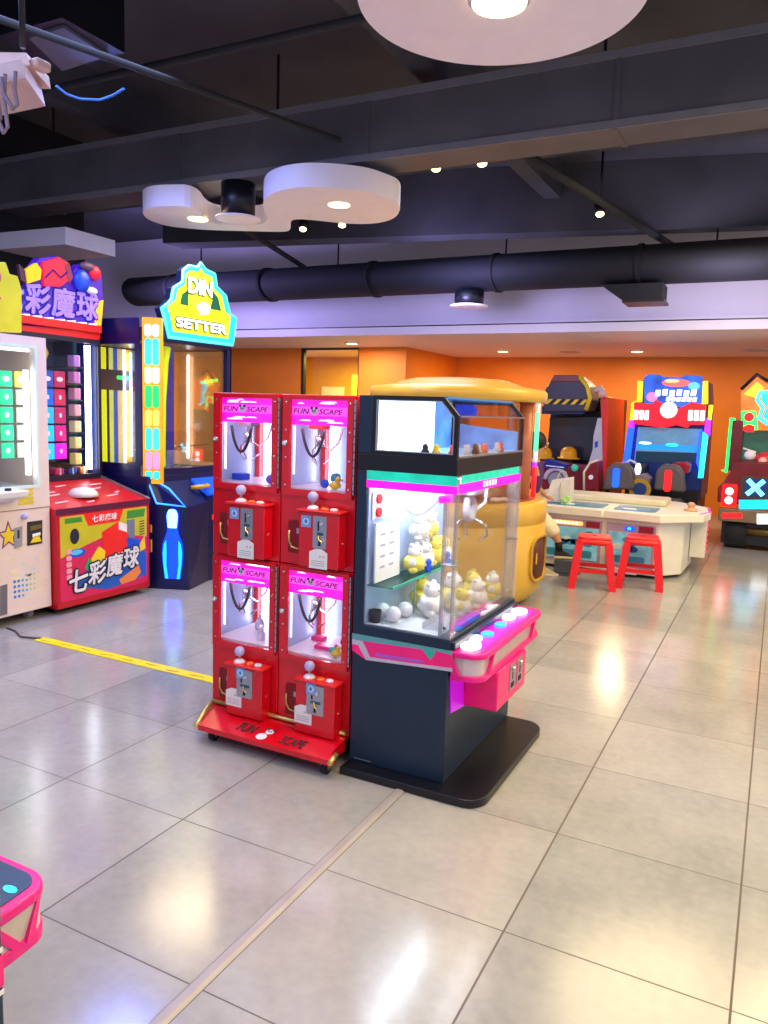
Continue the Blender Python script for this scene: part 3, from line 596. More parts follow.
sz = .7835
plush((-1.365, 2.985, sz), .048, yellow_f, white_f, 'yellow bodied plush toy next to the price board on the glass shelf', 8)
plush((-1.365, 3.09, sz), .047, white_f, white_f, 'white plush toy in the middle of the glass shelf', 9)
plush((-1.365, 3.20, sz), .048, yellow_f, yellow_f, 'all yellow plush toy on the glass shelf', 10)
plush((-1.365, 3.30, sz), .045, white_f, yellow_f, 'white bodied plush toy with yellow head at the far end of the glass shelf', 11)
plush((-1.37, 3.035, sz + .135), .045, white_f, white_f, 'white plush toy piled on top of the toys next to the price board', 12)
plush((-1.37, 3.145, sz + .135), .045, yellow_f, white_f, 'yellow bodied plush toy piled on top in the middle of the shelf row', 13)
for k, (x, y, z, m, lb) in enumerate([(-1.315, 3.035, sz, blue_p, 'small blue toy between plush toys on the glass shelf'), (-1.315, 3.25, sz, blue_p, 'small blue toy near the far end of the glass shelf')]):
    b = B(); b.lathe((x, y, z), [(.012, 0), (.018, .02), (.009, .03), (.014, .045), (.006, .06)], m, 12); solo(b, 'toy_figure', lb, 'toy')
b = B(); b.box(-1.10, -1.06, 2.78, 3.02, dk, dk + .02, blue_p, .004); solo(b, 'toy_box', 'long blue toy box lying along the front pane of the crane case', 'toy')
b = B(); b.prism('x', [(2.69, sz + .002), (2.915, sz + .002), (2.90, 1.02), (2.685, 1.03)], -1.405, -1.398, paper)
for k in range(4):
    for j in range(2): b.flat('x', -1.398, [(2.73 + .08 * j, .84 + .045 * k), (2.77 + .08 * j, .84 + .045 * k), (2.77 + .08 * j, .848 + .045 * k), (2.73 + .08 * j, .848 + .045 * k)], mat('print_soft', '#b0a8b8', .6), .0005)
bd = solo(b, 'price_board', 'white price board leaning on the glass shelf of the crane case', 'sign')
# ------------------------------------------------------------------ white prize machine at the left
cream_w = mat('cream_cabinet', '#e6d2c8', .4, var=.03)
t = thing('prize_machine', (-4.8, 3.06, 0), 'white prize machine with pastel dot stickers standing beside the red and yellow cabinet', 'arcade machine')
fx, ya, yb = -4.35, 2.56, 3.565
b = B(); b.box(-5.25, fx, ya, yb, .07, .76, cream_w, .006); cabn = b.build('lower_cabinet', t)
b = B(); b.frame('x', ya, .76, yb, 1.875, .075, .075, .14, .06, fx - .06, fx, cream_w)
b.box(-5.25, fx - .06, yb - .02, yb, .76, 1.875, cream_w); b.box(-5.25, fx - .06, ya, ya + .02, .76, 1.875, cream_w); b.box(-5.25, fx - .06, ya, yb, 1.83, 1.875, cream_w); b.box(-5.25, -5.2, ya, yb, .76, 1.83, mat('inner_grey_blue', '#6f8fb4', .4, var=.35, scale=5)); b.box(-5.2, fx - .06, ya + .02, yb - .02, .86, .9, mat('inner_deck', '#c9d2d8', .4))
b.build('upper_cabinet', t)
b = B(); b.box(fx - .002, fx + .002, ya, yb, .757, .763, mat('seam_dark', '#8a7a76', .6)); b.build('seam', cabn)
b = B(); b.box(fx - .02, fx - .015, ya + .075, yb - .075, .9, 1.815, clear); b.build('window_pane', t, 'clear pane')
b = B(); b.frame('x', ya + .07, .895, yb - .07, 1.82, .02, .02, .02, .02, fx - .012, fx + .004, mat('window_trim', '#d4e8dc', .3)); b.build('window_trim', t, 'pale green trim')
b = B(); b.cyl((fx - .05, yb - .12, .98), (fx - .05, yb - .12, 1.66), .017, e_tube, n=10); b.box(fx - .09, fx - .06, ya + .08, yb - .08, 1.78, 1.80, e_white_soft); b.build('light_tube', t, 'white light tube with its painted reflection')
for k in range(5):
    z = 1.60 - k * .115
    for j, (yy, m, nm) in enumerate(((3.33, mat('tag_green', '#12d88a', .4, em=.7), 'green'), (3.44, mat('tag_yellow', '#f4e020', .4, em=.5) if k == 0 else mat('tag_beige', '#9a9080', .5), 'yellow' if k == 0 else 'beige'))):
        b = B(); b.box(-4.45, -4.44, yy - .045, yy + .045, z - .05, z + .05, m, .003); b.flat('x', -4.44, ell(yy, z, .028 if k == 0 else .016, .018, 14), white_p, .001); b.box(-5.2, -4.45, yy - .002, yy + .002, z - .045, z - .041, steel)
        b.build('price_tag', t, nm + ' price tag')
for k, (y, z, m, nm, s) in enumerate([(3.22, 1.68, blue_p, 'blue', .05), (3.10, 1.52, mat('violet_p', '#7a30c8', .4), 'violet', .05), (3.2, 1.32, orange_p, 'orange', .045), (3.1, 1.22, pink_p, 'pink', .05), (3.25, 1.08, mat('slate', '#4a6a98', .4), 'slate blue', .07), (3.4, 1.03, white_p, 'white', .06)]):
    b = B(); b.box(-4.95, -4.95 + s * 2, y - s, y + s, z - s, z + s, m, .01); b.box(-4.953, -4.95 + s * 2 + .003, y - .01, y + .01, z - s, z + s + .002, gold)
    if z > 1.1: b.box(-5.195, -4.955, y - .01, y + .01, z - s - .008, z - s - .003, steel)
    else: b.box(-4.93, -4.88, y - .02, y + .02, .902, z - s - .003, steel)
    solo(b, 'prize_box', f'{nm} prize box with gold ribbon behind the glass of the white prize machine', 'prize')
b = B(); b.prism('y', [(fx, .82), (fx + .13, .86), (fx + .14, .90), (fx, .90)], 2.7, 3.30, white_p, .006); b.cyl((fx + .07, 3.2, .90), (fx + .07, 3.2, .915), .02, ink, n=14); b.build('control_shelf', t, 'white control shelf')
b = B()
for k in range(4): b.flat('x', fx, [(3.32 + .005 * k, .79 + .024 * k), (3.44 - .004 * k, .79 + .028 * k), (3.44, .812 + .028 * k), (3.325, .808 + .024 * k)], mat('sticker_yellow', '#d8c020', .5), .002)
b.build('sticker', cabn, 'yellow sticker')
b = B(); b.flat('x', fx, [(3.287, 0.646), (3.347, 0.652), (3.342, 0.52), (3.283, 0.509)], steel, .004); b.ball((fx + .01, 3.36, .715), .022, lav, n=14); b.flat('x', fx + .004, [(3.309, 0.63), (3.324, 0.628), (3.322, 0.576), (3.307, 0.571)], ink, .001); b.build('coin_plate', cabn, 'silver coin plate')
b = B(); b.flat('x', fx, [(3.385, 0.674), (3.501, 0.674), (3.496, 0.518), (3.38, 0.515)], ink, .004); b.flat('x', fx + .004, [(3.407, 0.645), (3.492, 0.648), (3.492, 0.621), (3.406, 0.611)], mat('acceptor_olive', '#6a5a20', .4), .001); b.flat('x', fx + .004, [(3.421, 0.59), (3.483, 0.595), (3.482, 0.575), (3.42, 0.569)], paper, .001); b.flat('x', fx + .004, [(3.403, 0.531), (3.428, 0.568), (3.474, 0.569), (3.489, 0.533)], yellow_p, .001); b.build('bill_acceptor', cabn, 'black bill acceptor')
b = B(); b.flat('x', fx, [(3.245 + (.085 if k % 2 == 0 else .04) * math.sin(2 * PI * k / 10), .60 + (.10 if k % 2 == 0 else .045) * math.cos(2 * PI * k / 10)) for k in range(10)], mat('star_purple', '#7a3c88', .5), .0015); b.flat('x', fx + .0015, [(3.245 + (.062 if k % 2 == 0 else .03) * math.sin(2 * PI * k / 10), .60 + (.074 if k % 2 == 0 else .033) * math.cos(2 * PI * k / 10)) for k in range(10)], yellow_p, .001); b.build('star_sticker', cabn, 'purple and yellow star sticker')
b = B()
rg = random.Random(3)
for k in range(16):
    y, z = rg.uniform(3.2, 3.5), rg.uniform(.3, .56)
    b.flat('x', fx, ell(y, z, rg.uniform(.008, .03), rg.uniform(.004, .012), 9), mat('print_' + str(k % 4), ['#e8dc90', '#e8c8a0', '#f0e890', '#c8dcd8'][k % 4], .5), .001)
b.build('smudge_print', cabn, 'faded pastel prints')
b = B()
for i in range(9):
    for j in range(4):
        c = ['#2a86d8', '#50b0d8', '#a8d890', '#e8e090', '#f0c8a0'][min(4, i // 2)]
        b.flat('x', fx, ell(3.28 + i * .03, .19 + j * .034 + (.03 if 2 < i < 6 else 0), .011 - .0006 * i, None, 10), mat('dot_' + c[1:], c, .5), .001)
b.build('dot_print', cabn, 'printed pastel dots')
b = B(); b.flat('x', fx, [(3.174, 0.284), (3.224, 0.288), (3.217, 0.09), (3.166, 0.089)], mat('hatch_grey', '#6e6870', .5), .004); b.build('prize_hatch', t, 'grey prize hatch')
for yy in (2.7, 3.45):
    for xx in (-4.45, -5.1):
        b = B(); b.box(xx - .03, xx + .03, yy - .025, yy + .025, .055, .072, steel); b.cyl((xx, yy - .02, .032), (xx, yy + .02, .032), .032, mat('caster_grey', '#8c8890', .5), n=16); b.build('caster', t)
# yellow topper standing on it
b = B(); o = [(3.283, 2.312), (3.325, 2.32), (3.351, 2.252), (3.408, 2.249), (3.435, 2.166), (3.426, 1.896), (3.268, 1.885)]
o = [(y, z) for y, z in o]; yl = min(p[0] for p in o)
o = [(2.7, o[0][1])] + o + [(2.7, o[-1][1])]
b.prism('x', o, -4.46, -4.40, mat('topper_yellow', '#ccc224', .4, em=.12, var=.12, scale=5), .006)
tp = b.build('topper', t, 'yellow topper board')
b = B()
pts = [(3.22 + .05 * math.cos(a), 2.22 + .05 * math.sin(a)) for a in [math.radians(q) for q in range(-100, 150, 20)]]
b.tube([(-4.395, 3.10, 2.27), (-4.395, 3.2, 2.27)] + [(-4.395, y, z) for y, z in pts[::-1]] , .012, mat('letter_rose', '#c83860', .4), 6)
b.tube([(-4.395, 3.12, 2.08), (-4.395, 3.27, 2.09), (-4.395, 3.22, 2.02), (-4.395, 3.16, 1.97)], .012, mat('letter_rose', '#c83860', .4), 6); b.build('lettering', tp, 'rose lettering')

# ------------------------------------------------------------------ red and yellow game with Chinese name
t = thing('arcade_cabinet', (-4.8, 3.98, 0), 'red arcade cabinet with yellow front panel lettered in white Chinese characters', 'arcade machine')
fx, ya, yb = -4.30, 3.572, 4.44
b = B(); b.prism('y', [(-5.35, .045), (fx, .045), (fx, .735), (-4.8, .87), (-5.35, .87)], ya, yb, red_dk, .006); base = b.build('lower_cabinet', t)
b = B(); b.prism('y', [(fx + .006, .735), (fx + .006, .75), (-4.8, .888), (-4.8, .87)], yb - .02, yb + .002, steel); b.build('edge_trim', base, 'silver edge trim')
b = B(); b.box(-5.2, fx - .1, ya + .05, yb - .05, .0, .045, black); b.build('plinth', t)
sl = lambda x: .735 + (fx - x) / .5 * .135
for x, y, w in [(-4.42, 3.66, .12), (-4.55, 3.72, .10), (-4.6, 3.66, .16), (-4.45, 4.15, .12), (-4.6, 4.1, .14), (-4.7, 3.9, .1), (-4.38, 3.9, .08), (-4.5, 4.28, .05), (-4.68, 4.2, .12)]:
    b = B(); q = [(x, y), (x - .012, y + w), (x + .004, y + w), (x + .018, y)]
    b._f([b.bm.verts.new((p[0], p[1], sl(p[0]) + .003)) for p in q], mat('streak_pale', '#f0dcd4', .4)); b.build('streak', base, 'pale printed streak')
b = B(); b.lathe((-4.5, 3.98, sl(-4.5) - .005), [(.11, 0), (.10, .03), (.07, .055), (.02, .065)], mat('dome_white', '#dcdcd8', .3), 28); b.build('dome_button', t, 'big white dome button')
b = B(); b.box(fx - .001, fx + .006, ya, yb, .70, .742, mat('band_purple', '#5a0c3c', .4)); b.build('front_band', base, 'dark purple band')
g = B()
ol = mat('panel_olive', '#c4bc20', .45, var=.08, scale=6)
g.flat('x', fx, rrect(3.592, .09, 4.41, .69, .02), mat('panel_pink', '#d81c58', .45), .003)
g.flat('x', fx + .003, [(3.60, .40), (3.76, .45), (4.05, .52), (4.405, .45), (4.405, .685), (3.60, .685)], ol, .001)
g.flat('x', fx + .004, [(3.80, .685), (4.17, .685), (4.13, .60), (3.84, .60)], red_plate, .001)
g.flat('x', fx + .004, [(4.21, .67), (4.39, .67), (4.38, .61), (4.20, .61)], mat('tag_dkgreen', '#3c8c30', .5), .001); g.flat('x', fx + .004, [(3.64, .672), (3.78, .672), (3.79, .635), (3.64, .635)], mat('tag_dkgreen', '#3c8c30', .5), .001)
g.flat('x', fx + .004, ell(3.72, .54, .04, .055), mat('spot_navy', '#141c34', .5), .001); g.flat('x', fx + .004, ell(3.74, .42, .075, .03), blue_p, .001)
g.flat('x', fx + .005, ell(3.735, .425, .05, .018), mat('eye_cyan', '#58c8f0', .4), .001)
g.flat('x', fx + .004, [(3.66, .22), (3.80, .27), (3.95, .33), (4.15, .30), (4.30, .40), (4.40, .32), (4.40, .15), (4.25, .13), (4.0, .11), (3.8, .16)], mat('panel_blue', '#1c5cc0', .45), .001)
g.flat('x', fx + .005, [(3.96, .54), (4.12, .60), (4.20, .57), (4.22, .40), (4.05, .32), (3.98, .38)], red_plate, .001)
g.flat('x', fx + .006, [(4.12, .60), (4.20, .57), (4.20, .51), (4.12, .54)], white_p, .001); g.flat('x', fx + .0055, [(4.20, .60), (4.28, .60), (4.28, .46), (4.22, .46)], mat('pack_grey', '#70788c', .5), .001)
g.flat('x', fx + .006, [(3.86, .36), (3.93, .44), (3.99, .40), (3.98, .32), (3.93, .28), (3.87, .31)], yellow_p, .001); g.flat('x', fx + .0055, [(4.2, .47), (4.33, .44), (4.33, .36), (4.2, .37)], blue_p, .001)
g.flat('x', fx + .006, [(3.80, .30), (3.84, .37), (3.88, .31), (3.85, .27)], green_p, .001)
for k in range(5): g.flat('x', fx + .005, rrect(3.645, .24 + k * .045, 3.69, .275 + k * .045, .01), mat('pink_label', '#f0a0b0', .5), .001)
for k in range(6): g.flat('x', fx + .005, [(4.33, .47 + k * .02), (4.38, .475 + k * .02), (4.38, .482 + k * .02), (4.33, .477 + k * .02)], ink, .001)
g.flat('x', fx + .005, [(4.12, .16), (4.32, .24), (4.34, .18), (4.28, .13), (4.14, .12)], mat('burst_orange', '#f08c40', .45), .001); g.flat('x', fx + .005, [(4.25, .36), (4.33, .40), (4.38, .46), (4.39, .36), (4.30, .33)], yellow_p, .001)
for k, (y, z) in enumerate([(4.02, .335), (4.1, .35), (4.17, .36), (4.23, .365)]): g.flat('x', fx + .007, [(y - .03, z - .015), (y + .03, z), (y + .025, z + .018), (y, z + .008), (y - .03, z + .006)], white_p, .001)
pnl = g.build('front_panel', t, 'printed panel of bright shapes')
g = B()
for k, ch in enumerate('七彩魔球'):
    u = 3.665 + k * .165; v = .145 + k * .03
    g.bold(ch, 'x', fx + .008, u, v, u + .155, v + .155, mat('outline_navy', '#141a30', .5), .016, .1, .002)
    g.bold(ch, 'x', fx + .0108, u, v, u + .155, v + .155, white_p, .0045, .1, .002, 6)
g.build('chinese_lettering', pnl, 'white Chinese lettering with dark outline')
g = B()
for k, ch in enumerate('七彩魔球'): g.text(ch, 'x', fx + .006, 3.875 + k * .058, .62, 3.93 + k * .058, .67, white_p, .05, .02, .001)
g.build('title_lettering', pnl, 'small white Chinese lettering')
ux = -4.80
b = B(); b.box(-5.35, ux, ya, ya + .015, .87, 1.96, red_dk); b.box(-5.35, ux, yb - .015, yb, .87, 1.96, red_dk); b.box(-5.35, ux - .004, ya + .015, ya + .03, .87, 1.96, mat('inner_navy', '#142050', .4, var=.2)); b.box(-5.35, ux - .004, yb - .03, yb - .015, .87, 1.96, mat('inner_navy', '#142050', .4)); b.box(-5.3, ux - .004, ya, yb, 1.94, 1.95, mat('inner_navy', '#142050', .4)); b.box(-5.35, ux, ya, yb, 1.95, 2.0, red_plate); b.box(-5.35, -5.3, ya, yb, .87, 1.96, mat('inner_navy', '#142050', .4, var=.2)); b.box(-5.3, ux, ya, yb, .87, .90, mat('inner_navy', '#142050', .4)); b.frame('x', ya, .87, yb, 1.95, .03, .03, .04, .035, ux - .02, ux + .004, mat('frame_dark', '#1c1830', .4)); b.build('upper_cabinet', t)
b = B(); b.box(ux - .012, ux - .007, ya + .03, yb - .03, .91, 1.92, clear); b.build('window_pane', t, 'clear pane')
b = B(); b.cyl((ux - .05, yb - .085, .94), (ux - .05, yb - .085, 1.90), .022, e_white, n=10); b.build('light_tube', t, 'white light tube with its painted reflection')
for k in range(5):
    z = 1.63 - k * .135
    for y, cs in ((3.99, ['#1440a0', '#1460d0', '#18a8f0', '#18b8f4', '#20c0f4']), (4.10, ['#a01050', '#b0104c', '#a81058', '#c01078', '#f010d0'])):
        b = B(); b.box(ux - .07, ux - .06, y - .05, y + .05, z - .06, z + .06, mat('tag' + cs[k][1:], cs[k], .4, em=.8), .003); b.flat('x', ux - .06, ell(y, z, .03 if k == 0 else .012, .018, 12), mat('tag_pale', '#e0d8f4', .5, em=.4), .001); b.box(-5.3, ux - .07, y - .002, y + .002, z - .055, z - .051, steel)
        b.build('price_tag', t, 'lit ' + ('blue' if y < 4.05 else 'magenta') + ' price tag')
for k in range(7):
    z = 1.72 - k * .125
    b = B(); b.box(-5.28, ux - .04, 4.16, 4.30, z, z + .012, ink); b.box(ux - .12, ux - .05, 4.225, 4.285, z + .012, z + .1, mat('stack_' + str(min(k, 6)), ['#b070c8', '#c070c0', '#d080b0', '#d8a0b0', '#e0d0a0', '#e8dc90', '#e8d880'][k], .4, em=.25), .006)
    b.build('prize_shelf', t, 'dark shelf with pastel prizes')
b = B(); b.prism('x', ell(3.94, 1.815, .06, .065, 6), ux - .06, ux - .05, mat('coin_gold', '#c8a818', .35, em=.2)); b.box(-5.3, ux - .06, 3.935, 3.945, 1.77, 1.776, steel); b.build('hex_token', t, 'gold six-sided token')
for k, (y, m, nm) in enumerate([(3.95, red_plate, 'red'), (4.12, pink_p, 'pink'), (4.24, blue_p, 'blue'), (4.35, orange_p, 'orange')]):
    b = B(); b.box(ux - .2, ux - .1, y - .04, y + .04, .902, .955, m, .01); b.box(ux - .203, ux - .097, y - .006, y + .006, .902, .958, white_p); solo(b, 'prize_box', f'{nm} prize box lying on the floor of the red Chinese-lettered cabinet', 'prize')
# topper
b = B(); b.box(ux - .14, ux + .02, ya, yb, 2.0, 2.06, red_plate, .006)
b.prism('x', [(3.739, 1.982), (3.763, 2.231), (3.814, 2.28), (3.85, 2.409), (3.902, 2.474), (4.04, 2.513), (4.146, 2.49), (4.18, 2.41), (4.218, 2.46), (4.256, 2.495), (4.39, 2.519), (4.467, 2.442), (4.474, 2.262), (4.439, 2.005)], ux - .08, ux, mat('topper_violet', '#4a22b0', .4, em=.35, var=.15), .005)
tp = b.build('topper', t, 'violet topper board')
b = B()
for k, ch in enumerate('七彩魔球'):
    u = 3.545 + k * .222; v = 2.075 + k * .006
    b.bold(ch, 'x', ux + .002, u, v, u + .205, v + .205, mat('char_edge', '#160a78', .4, em=.15), .018, .08, .004)
    b.bold(ch, 'x', ux + .0068, u, v, u + .205, v + .205, mat('char_face', '#8468ff', .4, em=1.1), .006, .08, .003, 6)
b.build('chinese_lettering', tp, 'violet Chinese lettering')
b = B()
for k in range(8): b.prism('x', [(3.62 + k * .1, 2.052), (3.70 + k * .1, 2.058), (3.70 + k * .1, 2.07), (3.62 + k * .1, 2.062)], ux, ux + .008, e_white_soft)
b.flat('x', ux, [(4.404, 2.237), (4.474, 2.262), (4.439, 2.005), (4.38, 2.022)], mat('edge_gold', '#f0b030', .4, em=.5), .006); b.build('lit_edge', tp, 'white lit dashes')
b = B(); b.prism('x', [(3.901, 2.446), (4.04, 2.506), (4.127, 2.48), (4.161, 2.378), (4.051, 2.296), (3.905, 2.28)], ux, ux + .03, mat('cube_red', '#e01838', .4, em=.5), .004); b.prism('x', [(4.091, 2.452), (4.127, 2.48), (4.161, 2.378), (4.124, 2.328)], ux + .03, ux + .034, mat('cube_brown', '#98304a', .4)); b.tube([(ux + .034, y, z) for y, z in [(3.915, 2.337), (3.985, 2.405), (4.053, 2.36), (4.108, 2.412)]], .006, mat('char_edge', '#2a18d0'), 6); b.build('cube_ornament', tp, 'red cube ornament')
b = B(); b.prism('x', [(3.752, 2.365), (3.843, 2.429), (3.883, 2.388), (3.872, 2.317), (3.765, 2.272)], ux + .002, ux + .04, mat('cube_yellow', '#f4c414', .4, em=.4), .004); b.prism('x', [(3.705, 2.397), (3.752, 2.365), (3.765, 2.272), (3.717, 2.292)], ux + .002, ux + .03, mat('cube_dark', '#5a3040', .5), .003); b.build('cube_ornament', tp, 'yellow cube ornament')
b = B(); yz = [(4.244, 2.369), (4.303, 2.482), (4.379, 2.45)]
b.ball((ux + .03, yz[0][0], yz[0][1]), .075, blue_p, .5, 1, 1.1, 16); b.ball((ux + .02, yz[1][0], yz[1][1]), .06, mat('bun_brown', '#6a4a60', .4), .5, 1.2, .6, 14); b.ball((ux + .02, yz[2][0], yz[2][1]), .055, mat('cube_red', '#e01838'), .5, 1, 1, 14); b.ball((ux + .035, yz[0][0] + .09, yz[0][1] - .06), .04, white_p, .5, 1.4, .7, 12); b.build('ball_ornament', tp, 'blue ball ornament')

# ------------------------------------------------------------------ bowling pin game
t = thing('bowling_machine', (-4.75, 5.0, 0), 'dark blue bowling game cabinet with glowing pin and lit yellow and cyan topper', 'arcade machine')
dkb = mat('cabinet_midnight', '#0a1248', .35, var=.15); grb = mat('pod_blue', '#10206c', .35, var=.1)
b = B(); b.box(-5.4, -4.4, 4.53, 5.56, .05, .90, dkb, .006); b.box(-5.3, -4.5, 4.58, 5.5, 0, .05, black); b.build('lower_cabinet', t)
b = B(); b.hull([(-4.42, 4.535, .0), (-4.345, 4.56, .0), (-4.10, 4.665, .0), (-4.2, 5.0, .0), (-4.42, 4.535, .86), (-4.345, 4.56, .68), (-4.12, 4.66, .66), (-4.2, 5.0, .68)], dkb)
b.hull([(-4.42, 4.6, 0), (-4.1, 4.67, 0), (-4.2, 5.02, 0), (-4.42, 5.02, 0), (-4.42, 4.6, .86), (-4.13, 4.67, .665), (-4.2, 5.02, .67), (-4.42, 5.02, .86)], dkb)
b.hull([(-4.42, 5.02, .3), (-4.2, 5.02, .3), (-4.15, 5.56, .3), (-4.42, 5.56, .3), (-4.42, 5.02, .84), (-4.2, 5.02, .70), (-4.15, 5.56, .70), (-4.42, 5.56, .84)], dkb)
b.box(-4.42, -4.2, 5.02, 5.56, 0, .3, dkb); pod = b.build('front_pod', t)
b = B(); b.tube([(-4.42, 4.545, .868), (-4.345, 4.565, .69), (-4.135, 4.66, .672), (-4.30, 4.66, .8), (-4.42, 4.62, .868)], .008, mat('neon_blue', '#2a78ff', .4, em=3), 8, closed=True); b.build('neon_edge', pod, 'glowing blue edge')
# pin on the chamfered face: plane through (-4.345,4.56) and (-4.10,4.665)
dxv = Vector((.245, .105, 0)).normalized(); nv = Vector((dxv.y, -dxv.x, 0))
o0 = Vector((-4.345, 4.56, 0))
def pinpt(u, v, d): p = o0 + dxv * u + nv * d; return (p.x, p.y, v)
def pinpoly(b, pts, d0, d1, m):
    A = [b.bm.verts.new(pinpt(u, v, d0)) for u, v in pts]; Q = [b.bm.verts.new(pinpt(u, v, d1)) for u, v in pts]
    fs = [b._f(A, m), b._f(Q[::-1], m)] + [b._f((A[k], A[(k + 1) % len(A)], Q[(k + 1) % len(A)], Q[k]), m) for k in range(len(A))]
    bmesh.ops.recalc_face_normals(b.bm, faces=[f for f in fs if f])
half = [(.062, .09), (.078, .22), (.085, .30), (.078, .37), (.055, .43), (.042, .47), (.040, .50), (.046, .55), (.050, .59), (.046, .62), (.030, .645), (0, .652)]
cu = .135
b = B(); pinpoly(b, [(cu + w, z) for w, z in half] + [(cu - w, z) for w, z in half[-2::-1]], .0, .012, mat('pin_blue', '#0630ff', .4, em=2.6))
pin_ = b.build('pin_light', t, 'glowing blue bowling pin')
b = B(); pinpoly(b, [(cu + w * .86, z) for w, z in half[6:]] + [(cu - w * .86, z) for w, z in half[-2:5:-1]], .012, .015, mat('pin_head', '#8cf0c8', .4, em=2.0)); b.build('pin_head', pin_, 'pale green top')
b = B()
for s in (-1, 1): pinpoly(b, [(cu + s * .035, .09), (cu + s * .058, .09), (cu + s * .074, .22), (cu + s * .078, .30), (cu + s * .068, .37), (cu + s * .05, .40), (cu + s * .048, .3), (cu + s * .05, .2)], .012, .015, mat('pin_cyan', '#18a8ff', .4, em=1.8))
b.build('pin_glow', pin_, 'cyan side glow')
b = B(); b.hull([(-4.42, 5.03, .835), (-4.22, 5.03, .72), (-4.17, 5.53, .72), (-4.42, 5.53, .835), (-4.42, 5.03, .865), (-4.2, 5.03, .74), (-4.15, 5.53, .74), (-4.42, 5.53, .865)], mat('tray_blue', '#1450e8', .3, em=.7)); b.build('control_tray', t, 'lit blue tray')
b = B(); b.tube([(-4.3, 4.92, .79), (-4.24, 4.96, .80), (-4.24, 5.06, .80), (-4.3, 5.10, .80)], .02, mat('handle_gold', '#c8a030', .3), 10); b.build('handle', t, 'gold handle')
b = B(); b.lathe((-4.27, 5.36, .775), [(.055, 0), (.055, .03), (.04, .045)], mat('btn_pink', '#f0c8e8', .3, em=.6), 20); b.build('button', t, 'pale pink button')
b = B(); b.box(-4.2, -4.195, 5.06, 5.14, .52, .56, e_red); b.box(-4.2, -4.19, 5.15, 5.36, .40, .52, steel, .004); b.box(-4.2, -4.19, 5.1, 5.4, .12, .26, mat('grey_plate', '#a8a498', .4, .5), .004); b.build('coin_plate', pod, 'silver coin plates')
for z0, z1 in ((.30, .40), (.46, .52)):
    b = B(); b.box(-4.40, -4.36, 4.515, 4.53, z0, z1, mat('bracket_gold', '#d09818', .4)); b.build('bracket', t, 'gold bracket')
b = B(); b.box(-5.4, -4.49, 4.53, 4.545, .90, .99, dkb); b.box(-5.4, -4.49, 4.53, 4.545, 1.93, 2.13, dkb); b.box(-4.53, -4.46, 4.53, 4.545, .99, 1.93, dkb); b.box(-5.4, -5.15, 4.53, 4.545, .99, 1.93, dkb)
b.box(-5.4, -4.4, 5.545, 5.56, .90, 2.0, dkb); b.box(-5.4, -5.38, 4.545, 5.545, .90, 2.0, mat('back_blue', '#1838b0', .4)); b.box(-5.4, -4.40, 4.68, 5.56, 1.96, 2.06, dkb, .004); b.box(-5.4, -4.49, 4.545, 4.68, 1.96, 2.06, dkb); b.box(-4.44, -4.40, 5.5, 5.56, .90, 1.97, dkb); b.box(-4.46, -4.40, 4.66, 5.55, .90, .95, dkb); b.build('upper_cabinet', t)
b = B(); b.box(-5.15, -4.53, 4.534, 4.539, .99, 1.93, clear); b.build('side_window', t, 'clear side window')
b = B(); b.box(-4.43, -4.425, 4.67, 5.5, .95, 1.96, clear); b.build('front_window', t, 'clear front window')
# light column on the front corner
b = B(); b.hull([(-4.45, 4.53, .84), (-4.33, 4.615, .84), (-4.38, 4.685, .84), (-4.48, 4.615, .84), (-4.45, 4.53, 2.13), (-4.33, 4.615, 2.13), (-4.38, 4.685, 2.13), (-4.48, 4.615, 2.13)], mat('column_orange', '#f0a020', .4, em=.55, var=.25, scale=3)); colo = b.build('light_column', t, 'orange light column')
d2 = Vector((.12, .085, 0)).normalized(); n2 = Vector((d2.y, -d2.x, 0)); L2 = .147
cols = ['#f4e8ff', '#38d8f8', '#fff0d0', '#18e060', '#ffc850', '#38d0f8', '#ff80dc', '#30c8ff']
zz = [2.08, 1.99, 1.79, 1.66, 1.46, 1.34, 1.13, 1.00, .90]
zz = [2.085, 1.98, 1.76, 1.62, 1.43, 1.29, 1.10, .95, .87]
for k in range(8):
    for s in (0, 1):
        b = B(); u0 = .02 + s * .058; pts = rrect(u0, zz[k + 1] + .008, u0 + .048, zz[k] - .008, .018, 4)
        A = []; m = mat('cell' + str(k), cols[k], .4, em=1.15)
        for d in (.0, .008):
            A.append([b.bm.verts.new(tuple(Vector((-4.45, 4.53, 0)) + d2 * u + n2 * d + Vector((0, 0, v)))) for u, v in pts])
        fs = [b._f(A[0], m), b._f(A[1][::-1], m)] + [b._f((A[0][q], A[0][(q + 1) % len(pts)], A[1][(q + 1) % len(pts)], A[1][q]), m) for q in range(len(pts))]
        bmesh.ops.recalc_face_normals(b.bm, faces=[f for f in fs if f])
        b.build('lamp_cell', colo, 'lit coloured cell')
